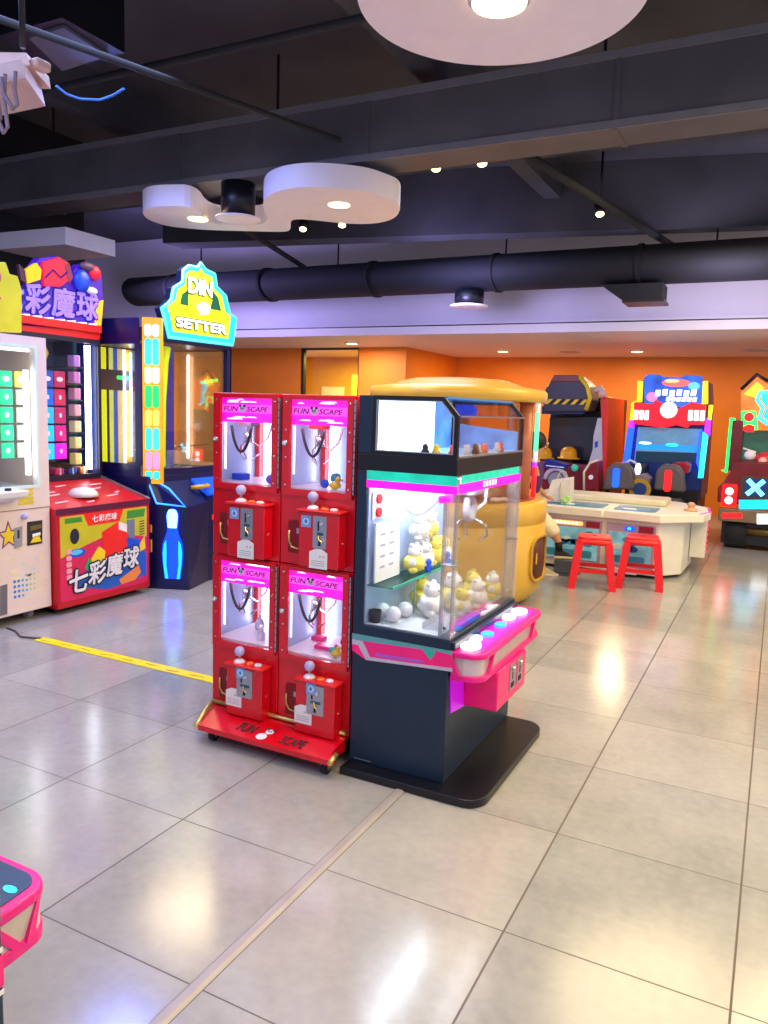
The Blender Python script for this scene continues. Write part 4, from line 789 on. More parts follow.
# inside: coloured back wall and side wall
b = B(); xw = -5.37
for y0, y1, c, e in ((4.56, 4.96, '#141c30', 0), (4.96, 5.03, '#d8e818', .8), (5.03, 5.06, '#182038', 0), (5.06, 5.11, '#c8e070', .6), (5.11, 5.16, '#1858c8', .5), (5.16, 5.25, '#e8d898', .35), (5.25, 5.33, '#e8b838', .4), (5.33, 5.54, '#8098b4', .15)):
    b.box(xw - .004, xw, y0, y1, .92, 1.95, mat('stripe' + c[1:], c, .4, em=e))
b.box(xw, xw + .004, 4.9, 5.54, 1.58, 1.76, mat('band_slate', '#3c4c60', .4)); b.flat('x', xw + .004, rrect(5.15, 1.68, 5.3, 1.71, .01), e_green, .002); b.flat('x', xw + .004, [(5.3, 1.60), (5.36, 1.60), (5.33, 1.64)], e_red, .002); b.build('striped_wall', t, 'striped coloured back wall')
b = B(); b.box(-5.36, -4.45, 5.538, 5.544, .92, 1.95, mat('lane_orange', '#d8924a', .35, em=.3, var=.12, scale=2)); b.box(-5.2, -5.0, 5.53, 5.538, .92, 1.95, mat('lane_edge', '#f09018', .4, em=.4))
for k in range(7): b.flat('y', 5.537, rrect(-4.72 + .028 * k, 1.66 + .004 * k, -4.698 + .028 * k, 1.69 + .004 * k, .004), e_yellow if k % 2 else e_green, .002)
for k in range(3): b.flat('y', 5.537, rrect(-4.71 + .03 * k, 1.57, -4.688 + .03 * k, 1.595, .004), mat('dim_green', '#a8c870', .4, em=.4), .002)
b.build('lane_wall', t, 'orange lit side wall')
b = B(); b.cyl((-4.85, 5.51, .98), (-4.85, 5.51, 1.92), .009, e_tube, n=8); b.cyl((-5.34, 5.29, .98), (-5.34, 5.29, 1.92), .010, e_tube, n=8); b.build('light_tube', t, 'white light tube with its painted reflection')
b = B(); b.tube([(-4.5, 4.86, 1.93), (-4.5, 4.83, 1.8), (-4.5, 4.80, 1.5), (-4.5, 4.79, .96)], .03, mat('stripe_lime', '#d8f018', .4, em=.6), 8); b.box(-4.53, -4.51, 4.86, 4.95, .95, 1.95, mat('stripe_royal', '#1030a0', .4, em=.3)); b.build('lime_stripe', t, 'lime and blue stripe')
b = B(); b.tube([(-4.6, 4.6, 1.10), (-4.6, 5.5, 1.12)], .006, chrome, 6); b.ball((-4.6, 4.98, 1.105), .02, white_p); b.ball((-4.6, 5.05, 1.11), .025, gold); b.build('sweep_bar', t, 'chrome bar with balls')
# topper
def ofs(pts, k):
    cy, cz = sum(p[0] for p in pts) / len(pts), sum(p[1] for p in pts) / len(pts)
    return [(cy + (p[0] - cy) * k, cz + (p[1] - cz) * k) for p in pts]
ol = [(4.749, 2), (4.706, 2.142), (4.673, 2.214), (4.751, 2.263), (4.785, 2.298), (4.808, 2.387), (4.912, 2.449), (4.923, 2.545), (4.982, 2.587), (5.091, 2.59), (5.128, 2.636), (5.19, 2.591), (5.306, 2.578), (5.333, 2.475), (5.453, 2.417), (5.509, 2.272), (5.593, 2.247), (5.58, 2.142), (5.554, 2.009)]
b = B(); b.prism('x', ol, -4.46, -4.39, mat('topper_navy', '#0c1c50', .4)); tp = b.build('topper', t, 'lit topper sign')
b = B(); b.ring('x', ol, ofs(ol, .87), -4.392, -4.378, mat('neon_cyan', '#16c8e0', .4, em=1.0, var=.15)); b.tube([(-4.385, y, z) for y, z in ol], .014, mat('neon_pale', '#58dcec', .4, em=.9), 8, closed=True); b.build('neon_outline', tp, 'glowing cyan outline')
b = B(); b.flat('x', -4.39, ofs(ol, .88), mat('topper_yellow2', '#e8e010', .4, em=.9), .004)
b.flat('x', -4.386, [(4.883, 2.273), (4.907, 2.355), (4.978, 2.397), (4.978, 2.27)], mat('arch_green', '#0c5c40', .4, em=.2), .003); b.flat('x', -4.386, [(5.276, 2.441), (5.355, 2.386), (5.395, 2.283), (5.251, 2.281)], mat('arch_green', '#0c5c40', .4), .003)
b.flat('x', -4.386, [(4.978, 2.349), (5.276, 2.359), (5.251, 2.298), (5.212, 2.268), (5.112, 2.263), (4.99, 2.287)], e_yellow, .004)
b.flat('x', -4.386, [(5.075, 2.283), (5.162, 2.327), (5.251, 2.298), (5.225, 2.237), (5.137, 2.218)], e_white_soft, .006)
b.flat('x', -4.386, [(4.978, 2.515), (5.275, 2.532), (5.276, 2.367), (4.978, 2.357)], mat('sign_plate', '#c4c828', .4, em=.5), .004)
b.flat('x', -4.386, [(4.814, 2.186), (5.519, 2.196), (5.493, 2.055), (4.836, 2.055)], mat('sign_plate', '#c4c828'), .004); b.build('emblem', tp, 'yellow and ivory emblem')
def box_of(p): return min(q[0] for q in p), min(q[1] for q in p), max(q[0] for q in p), max(q[1] for q in p)
lk = mat('letter_teal', '#1c4a58', .4)
for w, a in (('DIN', [(4.974, 2.498), (5.259, 2.381)]), ('SETTER', [(4.833, 2.164), (5.447, 2.093)])):
    u0, v0, u1, v1 = a[0][0], min(a[0][1], a[1][1]), a[1][0], max(a[0][1], a[1][1])
    b = B(); b.bold(w, 'x', -4.3805, u0, v0, u1, v1, lk, .012, 0, .005); b.bold(w, 'x', -4.374, u0, v0, u1, v1, mat('letter_lit', '#ffffff', .4, em=1.2, var=0), .004, 0, .004, 6)
    b.build('lettering', tp, 'white lit lettering')
# ------------------------------------------------------------------ round yellow game behind the crane machine
yel = mat('tan_yellow_plastic', '#dcae3c', .35, var=.04, coat=.2)
cx, cy, R0 = -2.34, 5.85, .755
t = thing('round_game', (cx, cy, 0), 'round mustard yellow drum-shaped game machine with matching canopy behind the crane machine', 'arcade machine')
b = B(); b.lathe((cx, cy, 0), [(.60, .0), (.66, .03), (.72, .10), (R0, .2), (R0, .64), (R0 - .006, .645), (R0 - .006, .655), (R0, .66), (R0, .80), (R0 - .03, .82), (.3, .825)], yel, 56)
dr = b.build('drum', t)
for ang in (-2, 118, 238):   # rounded prize openings with frames, lying on the drum
    a0 = math.radians(ang); b = B(); mdk = mat('opening_brown', '#5a2a1c', .5); mfr = mat('opening_rim', '#c89a34', .35)
    base = rrect(-.16, .22, .16, .54, .09, 5); rim = rrect(-.185, .195, .185, .565, .11, 5)
    def onr(u, z, r): return (cx + r * math.cos(a0 + u / R0), cy + r * math.sin(a0 + u / R0), z)
    A = [b.bm.verts.new(onr(u, z, R0 + .004)) for u, z in base]; Q = [b.bm.verts.new(onr(u, z, R0 + .018)) for u, z in rim]; A2 = [b.bm.verts.new(onr(u, z, R0 + .018)) for u, z in base]; Q2 = [b.bm.verts.new(onr(u, z, R0 - .004)) for u, z in rim]
    cc = b.bm.verts.new(onr(0, .38, R0 + .003)); n = len(A)
    for k in range(n):
        b._f((A[k], A[(k + 1) % n], cc), mdk, True); b._f((A2[k], A2[(k + 1) % n], Q[(k + 1) % n], Q[k]), mfr, True); b._f((A[k], A[(k + 1) % n], A2[(k + 1) % n], A2[k]), mfr); b._f((Q[k], Q[(k + 1) % n], Q2[(k + 1) % n], Q2[k]), mfr)
    b.build('prize_hatch', dr, 'brown prize opening')
b = B(); b.lathe((cx, cy, .82), [(.66, 0), (.66, .012), (.3, .014)], mat('deck_brown', '#8a4a2a', .35), 48); b.build('deck', t, 'brown deck')
for k in range(6):
    a = math.radians(60 * k - 35)
    b = B()
    for q in (0, 1): b.lathe((cx + .58 * math.cos(a + q * .16), cy + .58 * math.sin(a + q * .16), .832), [(.04, 0), (.04, .012), (.03, .02)], mat('btn_cream', '#f0dcc4', .3, em=.3), 16)
    b.build('button', t, 'cream buttons')
for k in range(3):
    a = math.radians(120 * k - 6); px, py = cx + .60 * math.cos(a), cy + .60 * math.sin(a)
    b = B(); b.cyl((px, py, .82), (px, py, 1.58), .055, mat('post_copper', '#b4694a', .3, var=.1), n=20, caps=True); b.build('post', t, 'copper coloured post')
    px2, py2 = cx + .66 * math.cos(a + .14), cy + .66 * math.sin(a + .14)
    b = B(); b.cyl((px2, py2, .84), (px2, py2, 1.08), .018, e_red, n=10); b.cyl((px2, py2, 1.08), (px2, py2, 1.12), .018, e_purple, n=10); b.cyl((px2, py2, 1.2), (px2, py2, 1.5), .018, mat('tube_green', '#5af0a0', .4, em=1.4), n=10); b.cyl((px2, py2, 1.12), (px2, py2, 1.2), .018, mat('tube_frost', '#d8e8e0', .3, em=.5), n=10); b.cyl((px2, py2, 1.5), (px2, py2, 1.58), .018, mat('tube_frost', '#d8e8e0', .3), n=10); b.build('light_tube', t, 'coloured light tube')
b = B(); b.lathe((cx, cy, 0), [(.3, 1.575), (.69, 1.575), (.71, 1.59), (.71, 1.65), (.69, 1.67), (.52, 1.695), (.46, 1.72), (.36, 1.745), (.2, 1.755)], yel, 56); b.build('canopy', t)
b = B(); b.lathe((cx, cy, .834), [(.56, 0), (.56, .74)], clear, 40, cap=False); b.build('glass_drum', t, 'clear round glass')
b = B(); b.lathe((cx, cy, .834), [(.25, 0), (.22, .3), (.10, .4), (.10, .74)], mat('core_orange', '#d08a30', .4), 28); b.build('core', t)
b = B(); b.lathe((cx, cy, 1.40), [(.12, .04), (.16, .07), (.16, .12), (.11, .175)], mat('led_belt', '#2440f0', .4, em=1.2, var=.4, scale=30), 32); b.build('lit_belt', t, 'blue lit belt')

# ------------------------------------------------------------------ dark hazard-striped racing cabinet
gy = mat('hood_grey', '#3a3a46', .4, var=.1); mar = mat('maroon', '#7a0c22', .35); crm = mat('cream_trim', '#e8dcc4', .4)
t = thing('racing_cabinet', (-2.5, 11.0, 0), 'dark racing cabinet with grey hood and yellow black hazard stripes by the orange wall', 'arcade machine')
F = 10.5
b = B(); b.prism('y', [(-3.02, .02), (-2.06, .02), (-2.08, 1.75), (-2.95, 1.75)], F + .5, F + 1.5, mat('cab_dark', '#16161e', .4)); b.box(-2.95, -2.1, F + .15, F + .5, 0.02, .55, black); bd = b.build('cabinet', t)
b = B(); b.prism('y', [(-2.912, 1.638), (-2.896, 1.841), (-2.796, 1.989), (-2.46, 2.006), (-2.347, 1.903), (-2.281, 1.707), (-2.297, 1.549), (-2.905, 1.53)], F - .1, F + .6, gy, .02); h = b.build('hood', t, 'grey domed hood')
b = B(); b.prism('y', [(-2.831, 1.935), (-2.782, 2.029), (-2.472, 2.032), (-2.4, 1.941)], F - .115, F + .4, mat('hood_brown', '#7a3a24', .4), .01); b.build('hood_cap', h, 'brown hood cap')
b = B(); b.flat('y', F - .10, [(-2.913, 1.706), (-2.306, 1.719), (-2.302, 1.654), (-2.909, 1.638)], ink, .004)
for k in range(5): b.flat('y', F - .104, [(x, z) for x, z in [(-2.895, 1.639), (-2.83, 1.707), (-2.775, 1.709), (-2.84, 1.64)]] if k == 0 else [(x + .118 * k, z + .001 * k) for x, z in [(-2.895, 1.639), (-2.83, 1.707), (-2.775, 1.709), (-2.84, 1.64)]], mat('hazard_yellow', '#e8c81c', .4), .002)
b.tube([(x, F - .12, z) for x, z in [(-2.429, 2.005), (-2.329, 1.889), (-2.279, 1.733), (-2.321, 1.574)]], .03, mat('hazard_yellow', '#e8c81c'), 8); b.build('hazard_band', h, 'yellow and black hazard band')
b = B(); b.prism('y', [(-2.938, 1.612), (-2.313, 1.628), (-2.359, 1.521), (-2.931, 1.503)], F - .06, F + .2, mat('strip_navy', '#1a2250', .35)); b.box(-2.75, -2.55, F - .065, F - .06, 1.62, 1.66, steel); b.build('speaker_bar', t)
b = B(); b.prism('y', [(-2.956, 1.448), (-2.289, 1.497), (-2.248, 0.882), (-2.919, 0.842)], F + .44, F + .5, mat('screen_off', '#2c3440', .12), .005); b.build('screen', t, 'dark screen')
b = B(); b.prism('y', [(-2.175, 1.765), (-2.07, 1.754), (-2.012, 0.547), (-2.065, 0.543), (-2.109, 1.185)], F, F + 1.2, mat('side_orange', '#e8341c', .35), .008); b.build('side_panel', t, 'orange red side panel')
b = B(); b.prism('y', [(-2.184, 1.474), (-2.132, 1.475), (-2.079, 0.895), (-2.262, 0.87), (-2.221, 1.047), (-2.221, 1.234)], F - .02, F + .02, mat('wing_white', '#c8cad4', .35), .004); b.flat('y', F - .02, [(-2.198, 1.155), (-2.159, 1.17), (-2.154, 1.091), (-2.192, 1.076)], blue_p, .003); b.build('wing', t, 'white side wing')
b = B(); b.tube([(x, F - .05, z) for x, z in [(-2.237, 1.826), (-2.175, 1.866), (-2.118, 1.789), (-2.155, 1.762)]], .045, mat('horn_pale', '#d8c0b8', .4), 10); b.build('horn', t, 'pale horn ornament')
b = B(); b.prism('y', [(-2.819, 0.874), (-2.215, 0.834), (-2.136, 0.788), (-2.094, 0.173), (-2.773, 0.109)], 9.9, 10.6, mar, .02); fr = b.build('front_fender', t, 'maroon front fender')
b = B()
b.tube([(-2.54 + .14 * math.cos(a), 9.89, .66 + .14 * math.sin(a)) for a in [math.radians(q) for q in range(0, 181, 15)]], .03, mat('arch_lilac', '#c0b4cc', .4), 8); b.cyl((-2.54, 9.905, .66), (-2.54, 9.88, .66), .10, mat('lamp_grey', '#9090a0', .3), n=24); b.build('wheel_arch', fr, 'pale wheel arch')
b = B(); b.hull([(x, 9.86, z) for x, z in [(-2.697, 0.805), (-2.409, 0.811)]] + [(x, 10.1, z) for x, z in [(-2.409, 0.811), (-2.697, 0.805)]] + [(x, 9.86, z) for x, z in [(-2.691, 0.923), (-2.4, 0.863)]] + [(x, 10.1, z) for x, z in [(-2.4, 0.863), (-2.691, 0.923)]], mat('plate_blue', '#10268c', .35)); b.flat('y', 9.86, [(-2.673, 0.846), (-2.437, 0.835), (-2.436, 0.822), (-2.672, 0.833)], white_p, .002); b.build('name_plate', fr, 'dark blue plate')
b = B(); b.prism('y', [(-2.142, 0.798), (-2.075, 0.915), (-1.979, 0.946), (-1.942, 0.587), (-2.127, 0.573)], 9.7, 10.0, mar, .01); b.tube([(x, 9.7, z) for x, z in [(-2.127, 0.573), (-2.142, 0.798), (-2.075, 0.915), (-1.98, 0.958)]], .015, crm, 8); b.cyl((-2.05, 9.695, .74), (-2.05, 9.68, .74), .03, white_p, n=14); b.build('seat_shell', t, 'maroon seat shell with cream piping')
b = B(); yz = [(-2.293, 0.834)][0]; b.ball((yz[0], 9.84, yz[1]), .045, mat('knob_teal', '#2aa890', .3, em=.4)); b.build('knob', t, 'teal knob')
for k, (p, lb) in enumerate((([(-2.588, 0.94)][0], 'yellow hard hat resting on the dark racing cabinet in clear view'), ([(-2.938, 0.921)][0], 'yellow hard hat on the dark racing cabinet partly behind the light tube'))):
    hb = B(); hb.box(p[0] - .07, p[0] + .07, 10.62, 10.76, .5, p[1] - .042, black); hb.build('hat_stand', t)
    p = (p[0], p[1]); b = B(); b.lathe((p[0], 10.69, p[1] - .04), [(.155, 0), (.15, .015), (.115, .02), (.11, .09), (.085, .14), (.04, .165)], mat('hat_yellow', '#e8a81c', .4), 24); b.box(p[0] - .02, p[0] + .02, 10.58, 10.80, p[1] + .05, p[1] + .115, mat('hat_yellow', '#e8a81c', .4), .01)
    solo(b, 'hard_hat', lb, 'helmet', 'yellow helmets on the racing cabinet')

# ------------------------------------------------------------------ red and blue lit racing cabinet
t = thing('racing_cabinet', (-1.25, 11.0, 0), 'brightly lit red and blue twin-seat racing cabinet with round white lamp in its header', 'arcade machine')
b = B(); b.prism('y', [(-1.708, 1.697), (-1.667, 1.981), (-0.885, 1.99), (-0.851, 1.718), (-0.837, 0.967), (-0.833, 0.483), (-1.665, 0.414), (-1.753, 0.912)], 10.5, 11.6, mat('cab_blue', '#14307c', .35), .01); b.box(-1.75, -.85, 10.4, 11.5, .02, .6, black); bd = b.build('cabinet', t)
b = B(); b.prism('y', [(-1.619, 2.003), (-1.573, 2.054), (-1.426, 2.042), (-1.376, 2.018), (-1.161, 2.02), (-1.116, 2.045), (-0.928, 2.034), (-0.896, 1.641), (-1.592, 1.647)], 10.42, 10.5, mat('header_blue', '#2a5ac8', .35, em=.8, var=.4, scale=6), .004)
hd = b.build('header', t, 'lit picture header')
b = B(); b.flat('y', 10.42, ell(*[(-1.226, 1.945)][0], .17, .05, 20), mat('blob_coral', '#f0605a', .4, em=1.1), .003); b.flat('y', 10.417, ell(*[(-1.276, 1.969)][0], .09, .025, 16), mat('blob_peach', '#ffb088', .4, em=1.2), .002)
b.flat('y', 10.42, ell(*[(-1.502, 1.764)][0], .07, .06, 14), mat('blob_pink', '#f078b0', .4, em=1), .002); b.flat('y', 10.42, ell(*[(-1.011, 1.91)][0], .07, .05, 14), mat('blob_sky', '#58b8f8', .4, em=1), .002)
for k in range(6): b.flat('y', 10.416, [(x + .085 * k, z + (.012 * (k % 2))) for x, z in [(-1.467, 1.777), (-1.46, 1.853), (-1.4, 1.854), (-1.406, 1.778)]], e_white_soft, .003)
for k in range(6): b.flat('y', 10.416, [(x + .062 * k, z) for x, z in [(-1.329, 1.717), (-1.32, 1.768), (-1.272, 1.769), (-1.281, 1.718)]], e_white_soft, .003)
b.build('header_art', hd, 'white and coral shapes')
for sd, pts, nm in ((0, [(-1.69, 1.964), (-1.628, 1.965), (-1.621, 1.697), (-1.683, 1.696)], 0), (1, [(-0.912, 1.973), (-0.854, 1.974), (-0.831, 1.692), (-0.9, 1.69)], 1)):
    b = B(); b.prism('y', pts, 10.40, 10.44, e_yellow, .004); b.build('side_lamp', t, 'yellow side lamp')
b = B(); b.prism('y', [(-1.714, 1.694), (-1.49, 1.674), (-1.445, 1.726), (-1.345, 1.678), (-1.195, 1.607), (-1.06, 1.685), (-1.015, 1.711), (-0.85, 1.678), (-0.841, 1.432), (-1.016, 1.425), (-1.048, 1.387), (-1.181, 1.419), (-1.322, 1.376), (-1.419, 1.385), (-1.693, 1.413)], 10.36, 10.44, mat('bar_red', '#f01828', .35, em=.9), .01); br = b.build('lamp_bar', t, 'red lamp bar')
for s, ps in ((0, [(-1.703, 1.592), (-1.509, 1.47)]), (1, [(-1.052, 1.611), (-0.844, 1.481)])):
    u0, u1 = ps[0][0], ps[1][0]; v1, v0 = ps[0][1], ps[1][1]
    for k in range(3):
        b = B(); w = (u1 - u0) / 3; b.prism('y', rrect(u0 + k * w + .008, v0, u0 + (k + 1) * w - .008, v1, .01), 10.35, 10.36, mat('grille_white', '#fff0ee', .4, em=1.7)); b.build('grille_lamp', br, 'white grille lamp')
c0 = [(-1.276, 1.604)][0]
b = B(); b.cyl((c0[0], 10.36, c0[1]), (c0[0], 10.32, c0[1]), .10, mat('round_white', '#f0ffff', .4, em=1.8), n=28); b.tube([(c0[0] + .1 * math.cos(a), 10.335, c0[1] + .1 * math.sin(a)) for a in [2 * PI * k / 24 for k in range(24)]], .012, chrome, 6, closed=True); b.tube([(c0[0] + .05 * math.cos(a), 10.318, c0[1] + .05 * math.sin(a)) for a in [2 * PI * k / 18 for k in range(18)]], .006, mat('mint', '#60d8b0', .4, em=.8), 6, closed=True); b.build('round_lamp', br, 'round white lamp')
b = B(); b.flat('y', 10.5, [(-1.658, 1.375), (-0.881, 1.38), (-0.895, 0.963), (-1.675, 0.917)], mat('screen_sky', '#5a8aa8', .2, em=.55, var=.1), .01); sc = b.build('screen', t, 'lit game screen')
b = B(); b.flat('y', 10.489, [(-1.653, 1.154), (-0.887, 1.167), (-0.892, 1.091), (-1.661, 1.088)], mat('screen_sea', '#1e8ad8', .3, em=.9), .002); b.flat('y', 10.489, ell(*[(-1.554, 1.172)][0], .08, .015, 14), e_white_soft, .003); b.flat('y', 10.489, ell(*[(-1.221, 1.163)][0], .08, .02, 14), e_cyan, .003); b.flat('y', 10.489, [(-1.659, 1.062), (-0.891, 1.078), (-0.894, 0.964), (-1.661, 0.918)], mat('screen_deep', '#10384c', .3, em=.3), .002); b.build('screen_picture', sc)
for pts, m, nm in (([(-1.748, 1.682), (-1.7, 1.709), (-1.707, 1.464), (-1.757, 1.462)], e_yellow, 'yellow'), ([(-1.757, 1.462), (-1.707, 1.464), (-1.699, 1.361), (-1.775, 1.358)], e_purple, 'purple'), ([(-1.775, 1.358), (-1.699, 1.361), (-1.728, 0.89), (-1.806, 0.911)], e_blue, 'blue'), ([(-0.82, 1.68), (-0.774, 1.682), (-0.782, 1.496), (-0.817, 1.495)], e_yellow, 'yellow'), ([(-0.842, 1.519), (-0.782, 1.496), (-0.777, 1.298), (-0.851, 1.344)], e_purple, 'magenta'), ([(-0.862, 1.344), (-0.8, 1.297), (-0.816, 0.769), (-0.874, 0.765)], e_cyan, 'cyan'), ([(-0.899, 1.367), (-0.862, 1.344), (-0.871, 0.866), (-0.914, 0.965)], e_blue, 'blue')):
    b = B(); b.prism('y', pts, 10.42, 10.5, m); b.build('side_light', t, nm + ' side light')
b = B(); b.prism('y', [(-1.148, 0.958), (-0.988, 0.979), (-0.94, 0.946), (-0.954, 0.835), (-1.114, 0.825)], 10.0, 10.3, mat('car_red', '#a81024', .3), .02); b.flat('y', 10.0, [(-1.097, 0.899), (-1.005, 0.905), (-1.003, 0.881), (-1.095, 0.875)], chrome, .004); b.build('front_ornament', t, 'dark red ornament')
b = B(); b.prism('y', ell(*[(-1.542, 0.859)][0], .035, .075, 16), 9.98, 10.02, e_white_soft); b.tube([(x, 10.0, z) for x, z in [(-1.716, 0.911), (-1.647, 0.965), (-1.572, 0.932)]], .015, white_p, 6); b.box(-1.75, -1.45, 10.02, 10.3, .78, .92, mat('dash_navy', '#0e1430', .35), .02); b.build('dash_lamp', t, 'white oval dash lamp')
for pts, bar, m, nm, xx in (([(-1.886, 0.599), (-1.867, 0.846), (-1.79, 0.937), (-1.625, 0.947), (-1.549, 0.867), (-1.508, 0.628)], [(-1.774, 0.877), (-1.691, 0.882), (-1.674, 0.64), (-1.756, 0.633)], e_blue, 'blue', 0), ([(-1.29, 0.644), (-1.274, 0.885), (-1.201, 0.961), (-1.033, 0.947), (-0.97, 0.857), (-0.931, 0.637)], [(-1.173, 0.891), (-1.095, 0.896), (-1.075, 0.637), (-1.153, 0.631)], e_red, 'red', 1)):
    b = B(); b.prism('y', pts, 9.62, 9.8, mat('seat_grey', '#5c5452', .45), .03); m0 = min(p[0] for p in pts); m1 = max(p[0] for p in pts); b.box(m0 + .05, m1 - .05, 9.75, 10.2, .38, .50, mat('seat_grey', '#5c5452'), .03); b.box(m0 + .1, m1 - .1, 9.8, 10.15, .0, .38, black); b.box(m0 + .05, m1 - .05, 9.64, 9.8, .3, .55, mat('seat_grey', '#5c5452'))
    s = b.build('seat', t, 'grey bucket seat')
    u0, u1 = bar[0][0], bar[1][0]; v1, v0 = bar[0][1], bar[2][1]
    b = B(); b.prism('y', rrect(u0, v0, u1, v1, min(.03, (u1 - u0) * .45)), 9.605, 9.62, m); b.build('seat_light', s, nm + ' seat light')
c1 = [(-1.455, 0.636)][0]
b = B(); b.cyl((c1[0], 9.72, c1[1]), (c1[0], 9.68, c1[1]), .13, mat('ring_gold', '#b89830', .3, .3), n=28); b.cyl((c1[0], 9.68, c1[1]), (c1[0], 9.67, c1[1]), .08, mat('hub_blue', '#1a3a78', .3), n=24); b.box(c1[0] - .1, c1[0] + .1, 9.72, 10.2, .1, c1[1], black); b.build('speaker', t, 'gold ringed speaker')
b = B(); b.prism('y', [(-1.644, 0.764), (-1.443, 0.815), (-1.367, 0.758), (-1.385, 0.682), (-1.601, 0.666)], 9.9, 10.1, mat('console_mauve', '#9a8894', .4), .01); b.build('console', t, 'mauve console')

# ------------------------------------------------------------------ jeep game at the right edge
t = thing('jeep_game', (-.0, 10.3, 0), 'red jeep-shaped arcade game with blue X screen and glowing tail lights at the picture edge', 'arcade machine')
jr = mat('jeep_red', '#6e1018', .35, var=.1)
XR = .62
b = B(); b.prism('y', [(x, z) for x, z in [(-0.59, 0.541), (-0.594, 0.718), (-0.544, 0.769), (-0.472, 0.926), (-0.427, 1.022), (-0.095, 1.041)]] + [(XR - .2, .98), (XR, .75), (XR, .5)], 9.8, 11.0, jr, .015); bd = b.build('body', t, 'dark red body')
b = B(); b.box(-.56, XR, 9.74, 9.82, .33, .48, mat('bumper_bronze', '#8a7658', .35, .5), .01); b.flat('y', 9.74, [(-0.522, 0.422), (-0.311, 0.441), (-0.306, 0.383), (-0.518, 0.364)], e_red, .006); bp = b.build('bumper', t, 'bronze bumper')
b = B(); b.flat('y', 9.74, [(x, z) for x, z in [(-0.155, 0.444), (-0.042, 0.454)]] + [(.2, .46), (.2, .345)] + [(x, z) for x, z in [(-0.032, 0.34), (-0.145, 0.329)]], e_white_soft, .006); b.build('number_plate', bp, 'white lit plate')
b = B(); b.prism('y', rrect(-.545, .50, -.385, .76, .02), 9.76, 9.8, mat('tail_red', '#f00a0c', .35, em=2.2), .006)
tl = b.build('tail_light', t, 'red tail light')
for z in (.575, .68):
    b = B(); b.cyl((-.465, 9.76, z), (-.465, 9.75, z), .043, e_white_soft, n=20); b.build('lamp', tl, 'white round lamp')
x0_, z1_ = [(-0.316, 0.844)][0]; x1_, z0_ = [(-0.08, 0.643)][0]
b = B(); b.prism('y', rrect(x0_ - .05, z0_ - .03, x1_ + .05, z1_ + .03, .03), 9.77, 9.8, mat('panel_tan', '#5a3020', .4), .004); b.prism('y', rrect(x0_, z0_, x1_, z1_, .015), 9.76, 9.77, mat('panel_deep_blue', '#0a2c60', .3, em=.6)); sx = b.build('badge_panel', t, 'dark blue badge panel')
b = B(); cxx, czz = (x0_ + x1_) / 2, (z0_ + z1_) / 2
for s in (-1, 1):
    d = Vector((1, s)).normalized(); n_ = Vector((-d.y, d.x)); q = [Vector((cxx, czz)) + d * .12 * a + n_ * .026 * c for a, c in ((-1, -1), (1, -1), (1, 1), (-1, 1))]
    b.flat('y', 9.76, [(p.x, p.y) for p in q], mat('x_cyan', '#6ae8ff', .4, em=1.8), .006 + .001 * s)
b.build('cross_emblem', sx, 'glowing cyan X')
b = B(); b.prism('y', [(-0.357, 0.586), (-0.057, 0.611), (-0.048, 0.508), (-0.348, 0.482)], 9.76, 9.8, mat('strip_cyan', '#08a8f0', .4, em=2.2), .003); b.build('lit_strip', t, 'cyan lit strip')
for x in (-.36, .45):
    b = B(); b.cyl((x - .11, 10.0, .2), (x + .11, 10.0, .2), .2, rubber, n=28); b.cyl((x - .115, 10.0, .2), (x + .115, 10.0, .2), .1, steel, n=20); b.build('wheel', t, 'black wheel')
b = B(); b.box(-.52, XR - .05, 9.85, 10.9, .06, .33, black); b.cyl((-.25, 9.86, .22), (.35, 9.86, .22), .05, mat('pipe_bronze', '#6a5424', .4, .5), n=14); b.build('chassis', t, 'black underbody')
b = B(); b.prism('y', [(-.42, .95), (.5, .95), (.5, 1.52), (-.42, 1.52)], 10.5, 10.6, mat('screen_green', '#3a6a54', .2, em=.35, var=.2), .004); b.build('screen', t, 'greenish screen')
b = B(); b.prism('y', [(-0.602, 0.896), (-0.557, 0.899), (-0.555, 1.527), (-0.5, 1.529), (-0.483, 1.458), (-0.532, 0.864)], 10.15, 10.25, e_green, .004); b.box(-.52, -.40, 10.1, 11.2, .9, 1.5, jr); b.build('side_light', t, 'green side light')
mq = [(-0.444, 1.649), (-0.462, 1.85), (-0.304, 2.017), (-0.18, 1.937), (-0.132, 1.4), (-0.422, 1.388)]
mq = mq[:4] + [(.1, 1.9), (.1, mq[4][1])] + mq[5:]
b = B(); b.prism('y', mq, 10.2, 10.32, mat('marquee_orange', '#f46a1c', .4, em=.9, var=.3, scale=7), .006); b.box(-.45, .45, 10.32, 11.2, 1.5, 1.8, jr); m_ = b.build('marquee', t, 'glowing orange marquee')
